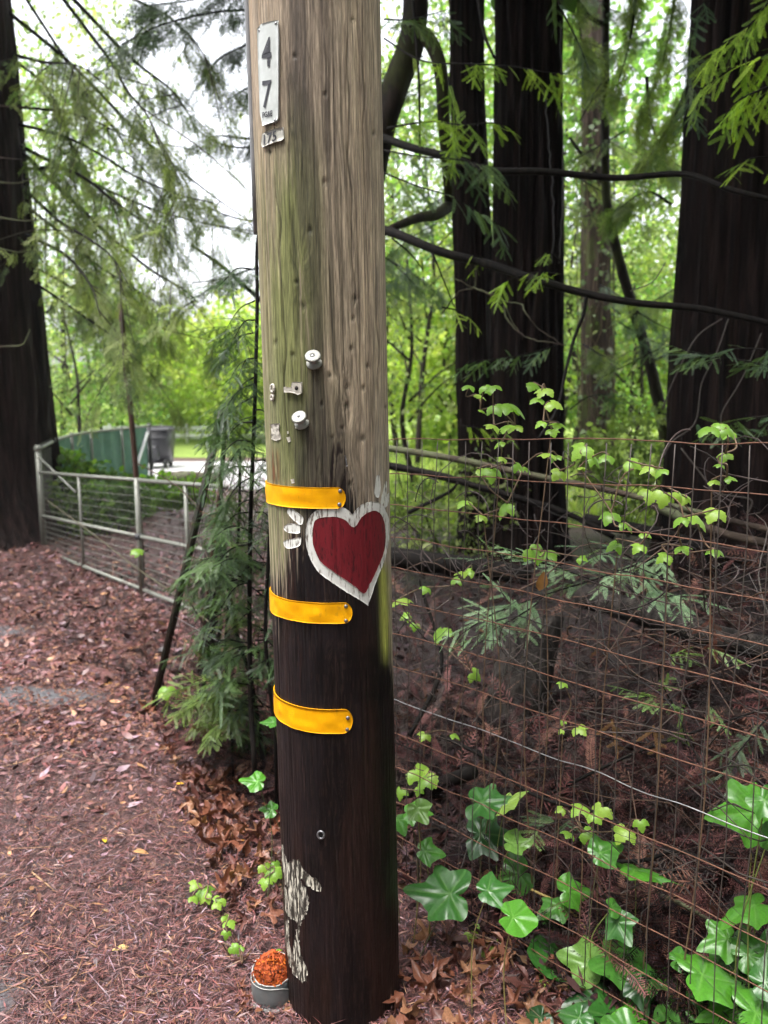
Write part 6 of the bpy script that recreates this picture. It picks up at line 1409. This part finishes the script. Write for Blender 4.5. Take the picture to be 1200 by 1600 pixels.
for lab, lv in IVY.items():
    px = sum(a[0] for a in lv)/len(lv); py = max(a[1] for a in lv)+40
    b0 = fence_at(px, min(py, 1600), .12); b0[2] = float(gz(b0[0], b0[1])); t = thing('ivy_plant', b0, lab, 'ivy', 'ivy plants behind the fence'); acc = G()
    for (x, y, s, key, v, rot) in lv:
        bk = gi.uniform(.035, .17) if 'pole' not in lab else gi.uniform(-.25, -.1)
        p = fence_at(x, y, bk); zmin = float(gz(p[0], p[1]))+.035
        if p[2] < zmin:                                 # keep the leaf above the soil on the same line of sight
            d = ray(x, y); tt_ = (zmin-EYE)/d[2]; p = np.array([d[0]*tt_, d[1]*tt_, zmin])
        zc = p[1]*CP-(p[2]-EYE)*SP; size = s/F*zc*1.22
        view = np.array([0, 0, EYE])-p; view /= np.linalg.norm(view)
        nrm = view*.6+np.array([0, 0, .7])+gi.normal(size=3)*.34; nrm /= np.linalg.norm(nrm)
        a = math.radians(rot-90); rt = np.cross([0, 0, 1.0], view); rt /= np.linalg.norm(rt); upv = np.cross(view, rt)
        tip = -rt*0+ (np.array([1.0, 0, 0])*math.cos(math.radians(rot))+np.array([0, 0, -1.0])*math.sin(math.radians(rot)))
        f = tip-nrm*np.dot(tip, nrm); f /= np.linalg.norm(f); R = frames(f[None], nrm[None])[0]
        o = link('leaf', ivmesh[(key, v)], t); M4 = Matrix.Identity(4)
        for r_ in range(3):
            for c_ in range(3): M4[r_][c_] = float(R[r_, c_])*size
            M4[r_][3] = float(p[r_]-b0[r_])
        o.matrix_local = M4
        q = np.array([p[0]+gi.normal()*.03, p[1]+.02, float(gz(p[0], p[1]))-.01]); Pm = (p+q)/2+np.array([gi.normal()*.02, .02, .02])
        V, F_ = tube(spline([p-nrm*.002, Pm, q], 5), np.linspace(.0014, .002, 11), 5, False); acc.add(V, F_, np.array([(.13, .16, .04), (.20, .17, .06), (.10, .10, .05)][gi.integers(3)]))
    acc.obj('stalk', M['stem'], t, True)
for (x, y, s, key, rot, lab) in ((403, 1221, 36, 'g', 190, 'single shiny ivy leaf left of the pole below the lowest yellow band'), (425, 1265, 28, 'm', 200, 'small ivy leaf touching the left side of the pole lower down'), (428, 1128, 26, 'm', 160, 'ivy leaf between the sapling and the lowest yellow band')):
    p = at(x, y, 2.25); b0 = np.array([p[0]+.02, p[1], 0.0]); t = thing('ivy_seedling', b0, lab, 'ivy'); zc = p[1]*CP-(p[2]-EYE)*SP; size = s/F*zc*1.1
    view = np.array([0, 0, EYE])-p; view /= np.linalg.norm(view); nrm = view*.5+np.array([0, 0, .9]); nrm /= np.linalg.norm(nrm); tip = np.array([math.cos(math.radians(rot)), 0, -math.sin(math.radians(rot))]); f = tip-nrm*np.dot(tip, nrm); f /= np.linalg.norm(f); R = frames(f[None], nrm[None])[0]
    V, F_, vein = ivyleaf(int(x), LOB3); c_ = np.array(IVC[key]); obj('leaf', (V*size)@R.T+p, F_, M['ivy'], t, True, c_[None]+np.array([.08, .14, .05])[None]*vein[:, None])
    V, F_ = tube(spline([p, (p+b0)/2+[.03, 0, .03], b0], 5), .0014, 5, False); obj('stalk', V, F_, M['stem'], t, True, np.array((.10, .12, .05)))
# ------------------------------------------------------------------ young vines with three-part leaves
def trileaf(seed):
    """three drooping toothed leaflets, unit span, stalk at origin, along +x"""
    gg = np.random.default_rng(seed); acc = G()
    for (a, L) in ((0, .62), (1.15, .52), (-1.15, .52)):
        n = 9; V, Q = [], []; dr = gg.uniform(.5, .95); wv = gg.uniform(.32, .42)
        for i_, t in enumerate(np.linspace(0, 1, n)):
            h = L*wv*(math.sin(PI*min(1, t**.72))**.85)*(1+.14*(1 if i_ % 2 else -1)*(t > .2))+.004
            x, z = L*(t-.16*dr*t*t), -L*dr*.75*t*t
            V += [[x, -h, z-h*.35], [x, 0, z], [x, h, z-h*.35]]
            if i_: Q += [[(i_-1)*3, i_*3, i_*3+1, (i_-1)*3+1], [(i_-1)*3+1, i_*3+1, i_*3+2, (i_-1)*3+2]]
        V = np.array(V)+np.array([.06, 0, 0]); c, s = math.cos(a), math.sin(a); V = V@np.array([[c, -s, 0], [s, c, 0], [0, 0, 1]]).T
        acc.add(V, [np.array(Q)])
    V, F_, _ = acc.arrays(); return V, F_
VC = [(.20, .36, .05), (.25, .42, .06), (.16, .30, .04), (.29, .43, .07)]
trimesh = [make_mesh('leaf', *trileaf(k), M['vine_leaf'], True, np.array(VC[k % 4])) for k in range(8)]
gv = np.random.default_rng(505)
def vine(label, lv, mode, cat='vine', name='climbing_vine', root=None, group='young vines on the wire fence', c=(.12, .075, .045), back=(.03, .2)):
    pts = []
    for (x, y, s) in lv:
        if mode == 'fence': p = fence_at(x, y, gv.uniform(*back))
        elif mode == 'ground': p = grd(x, y, .06)
        else: p = at(x, y, mode+gv.uniform(-.12, .12))
        p[2] = max(p[2], float(gz(p[0], p[1]))+.03); pts.append((p, s))
    xb = sum(a[0] for a in lv)/len(lv) if root is None else root[0]; low = max(pts, key=lambda q: -q[0][2])[0]
    b0 = np.array([low[0], low[1]+.02, float(gz(low[0], low[1]))]); t = thing(name, b0, label, cat, group)
    order = sorted(pts, key=lambda q: q[0][2]); acc = G()
    nodes = [b0]+[q[0] for q in order]
    for i_, (p, s) in enumerate(order):
        prev = nodes[:i_+1]; j = min(range(len(prev)), key=lambda k: np.linalg.norm(prev[k]-p)); q = prev[j]; e = p-q
        V, F_ = tube(spline([q, q+e*.5+gv.normal(size=3)*.012*(1+np.linalg.norm(e)), p], 4), np.linspace(.0024, .0016, 9), 5, False); acc.add(V, F_, np.array(c))
        zc = p[1]*CP-(p[2]-EYE)*SP; size = s/F*zc*(1.4 if mode == 'fence' else 1.2); view = np.array([0, 0, EYE])-p; view[2] = 0; view /= np.linalg.norm(view)
        f = view*gv.uniform(.2, .8)+np.array([gv.normal()*.7, 0, gv.uniform(-.5, .15)]); up = np.array([0, 0, 1.0])+view*.3+gv.normal(size=3)*.25; R = frames(f[None], up[None])[0]
        o = link('leaf', trimesh[gv.integers(8)], t); M4 = Matrix.Identity(4)
        for r_ in range(3):
            for c_ in range(3): M4[r_][c_] = float(R[r_, c_])*size
            M4[r_][3] = float(p[r_]-b0[r_])
        o.matrix_local = M4
    acc.obj('stem', M['stem'], t, True)
vine('bright vine sprig hanging before the wide twin trunk below the dead vine', [(734, 602, 20), (757, 602, 20), (770, 602, 22), (744, 616, 20), (794, 630, 40), (773, 632, 26), (772, 664, 22), (794, 664, 24), (805, 664, 24), (785, 690, 18), (750, 640, 14)], 'fence')
vine('bright vine sprig before the right half of the wide twin trunk', [(833, 597, 30), (852, 606, 26), (844, 622, 22), (858, 627, 26), (849, 658, 18), (873, 661, 22), (862, 670, 18)], 'fence')
vine('vine with paired lime leaves along the top wire left of the ivy-wrapped trunk', [(746, 732, 24), (768, 731, 28), (729, 782, 24), (793, 786, 30), (755, 805, 18), (856, 708, 24), (870, 711, 18), (876, 735, 22), (805, 724, 20), (816, 729, 18), (787, 715, 16)], 'fence')
vine('vine with large lime leaves in front of the ivy-wrapped trunk', [(916, 695, 34), (925, 714, 22), (952, 711, 24), (981, 719, 26), (1018, 727, 26), (1036, 732, 22), (955, 800, 28), (976, 816, 22), (966, 847, 26), (1002, 832, 18), (1002, 850, 22), (905, 730, 16)], 'fence')
vine('vine with lime leaves before the left edge of the huge right trunk', [(1018, 766, 28), (1039, 769, 28), (1059, 769, 20), (1072, 774, 20), (1084, 805, 32), (1068, 808, 24), (1120, 795, 30), (1044, 866, 24), (1065, 853, 22), (1118, 858, 22)], 'fence')
vine('vine shoot rising highest before the huge right trunk', [(1110, 666, 32), (1126, 661, 24), (1134, 669, 22), (1144, 674, 20), (1134, 708, 20), (1112, 750, 18), (1136, 745, 18), (1125, 725, 14)], 'fence')
vine('loose vine with small lime leaves close to the pole behind the fence', [(625, 935, 28), (667, 917, 16), (717, 902, 20), (725, 893, 20), (738, 890, 20), (692, 980, 32), (649, 974, 14), (737, 1050, 22), (665, 1145, 18), (707, 1146, 16), (640, 960, 18)], 'fence', back=(.1, .5))
vine('bright leaf pair on top of the redwood spray over the stump', [(830, 857, 30), (852, 860, 30), (905, 870, 16), (838, 850, 18)], 'fence', back=(.15, .3))
vine('young plant with folded lime leaves beside the pole above the ivy', [(647, 1200, 34), (672, 1205, 34), (627, 1232, 20), (655, 1232, 14), (668, 1215, 26)], 'fence', 'seedling', 'young_plant')
vine('small leafy plant between the big pale-veined ivy leaf and the bright wire', [(911, 1258, 28), (942, 1259, 28), (979, 1293, 32), (1000, 1281, 20), (911, 1299, 24), (890, 1300, 18), (925, 1270, 22), (880, 1262, 16)], 'fence', 'seedling', 'young_plant')
vine('tiny lime sprig right of the stump low behind the fence', [(902, 1135, 22), (880, 1125, 10), (878, 1140, 10), (880, 1066, 14)], 'fence', 'seedling', 'young_plant')
vine('tiny sprouts between the dead leaves and the ivy at the bottom', [(780, 1552, 16), (845, 1562, 18), (856, 1586, 20), (888, 1592, 14), (758, 1485, 26), (735, 1475, 20), (740, 1490, 16)], 'fence', 'seedling', 'young_plant', back=(-.05, .03))
vine('bushy lime sprout on the litter left of the pole', [(316, 1388, 30), (308, 1378, 22), (324, 1394, 26), (300, 1400, 18), (345, 1402, 22), (338, 1410, 18)], 'ground', 'seedling', 'sprout', group='sprouts on the drive')
vine('lime sprout touching the left side of the pole', [(420, 1358, 30), (412, 1350, 22), (428, 1362, 24), (415, 1372, 22), (430, 1345, 18)], 'ground', 'seedling', 'sprout', group='sprouts on the drive')
vine('small lime sprout between the bushy sprout and the grey cup', [(356, 1438, 22), (350, 1430, 16), (355, 1455, 16)], 'ground', 'seedling', 'sprout', group='sprouts on the drive')
vine('smallest lime sprout just above the grey cup', [(360, 1478, 16), (374, 1482, 18), (378, 1478, 14)], 'ground', 'seedling', 'sprout', group='sprouts on the drive')
vine('lime sprout peeping over the rim of the grey cup', [(430, 1489, 18), (440, 1487, 16)], 'ground', 'seedling', 'sprout', group='sprouts on the drive')
vine('single yellow-green sprig hanging before the gate', [(214, 857, 22), (217, 862, 18)], 4.3, 'seedling', 'sprout', group='sprouts by the gate')
vine('yellow-green sprig at the foot of the leaning steel post', [(262, 1072, 26), (256, 1082, 18)], 3.5, 'seedling', 'sprout', group='sprouts by the gate')
# curled tan leaf caught on the fence
p = fence_at(846, 908, .02); V, F_ = narrowleaf(5, .30); R = frames(np.array([[.15, 0, 1.0]]), np.array([[.25, -1, .1]]))[0]
tag(obj('curled_leaf', (V*.055)@R.T+p, F_, M['dead'], None, True, np.array((.30, .15, .05))), 'curled tan leaf caught on the fence above the stump', 'leaf')
# long vine cane slanting before the gate
P = spline([at(74, 782, 6.5), at(150, 838, 5.6), at(210, 885, 5.0), at(278, 932, 4.2), at(330, 975, 3.7)], 6); V, F_ = tube(P, .0042, 6)
tag(obj('cane', V, F_, M['stem'], None, True, np.array((.06, .052, .026))), 'long thin cane slanting down in front of the gate', 'cane')
# rusty ragged canes behind the sapling and a brown leaf curtain
acc = G()
for k in range(90):
    px, py = rnd.uniform(300, 440), rnd.uniform(760, 1130); p = at(px, py, rnd.uniform(3.0, 3.9)); L = rnd.uniform(.1, .35); d = np.array([rnd.gauss(0, .4), rnd.gauss(0, .3), rnd.uniform(.4, 1)*(1 if rnd.random() < .7 else -.3)])
    q = p+d*L; p[2] = max(p[2], .02); q[2] = max(q[2], .02); V, F_ = tube(spline([p, (p+q)/2+rng.normal(size=3)*.02, q], 3), rnd.uniform(.001, .003), 4, False); acc.add(V, F_, np.array(rnd.choice([(.09, .06, .05), (.05, .035, .03), (.14, .10, .08)])))
tag(acc.obj('brush_twigs', M['stem']), 'thin dark dead twigs tangled behind the sapling', None, None, 'stuff')
o = dead_sprays(1100, lambda Y: (-.27*Y, -.13*Y), 2.5, 4.4, 'dead_brush', (.08, .17), .16, lambda x, y: back_of_fence(x, y) > -.05, .5); o['label'] = 'dead brown redwood brush round the foot of the sapling'

# ------------------------------------------------------------------ damp air
m, nt, b, o = newmat('damp_air'); nt.nodes.remove(b)
pv = nt.nodes.new('ShaderNodeVolumePrincipled'); pv.inputs['Color'].default_value = (.93, .95, .97, 1); pv.inputs['Density'].default_value = .0006; pv.inputs['Anisotropy'].default_value = .2
nt.links.new(pv.outputs[0], o.inputs['Volume'])
V, F_ = box((0, 4, 7), (330, 370, 17)); tag(obj('haze', V, F_, m), 'thin damp air among the trees', None, None, 'stuff')
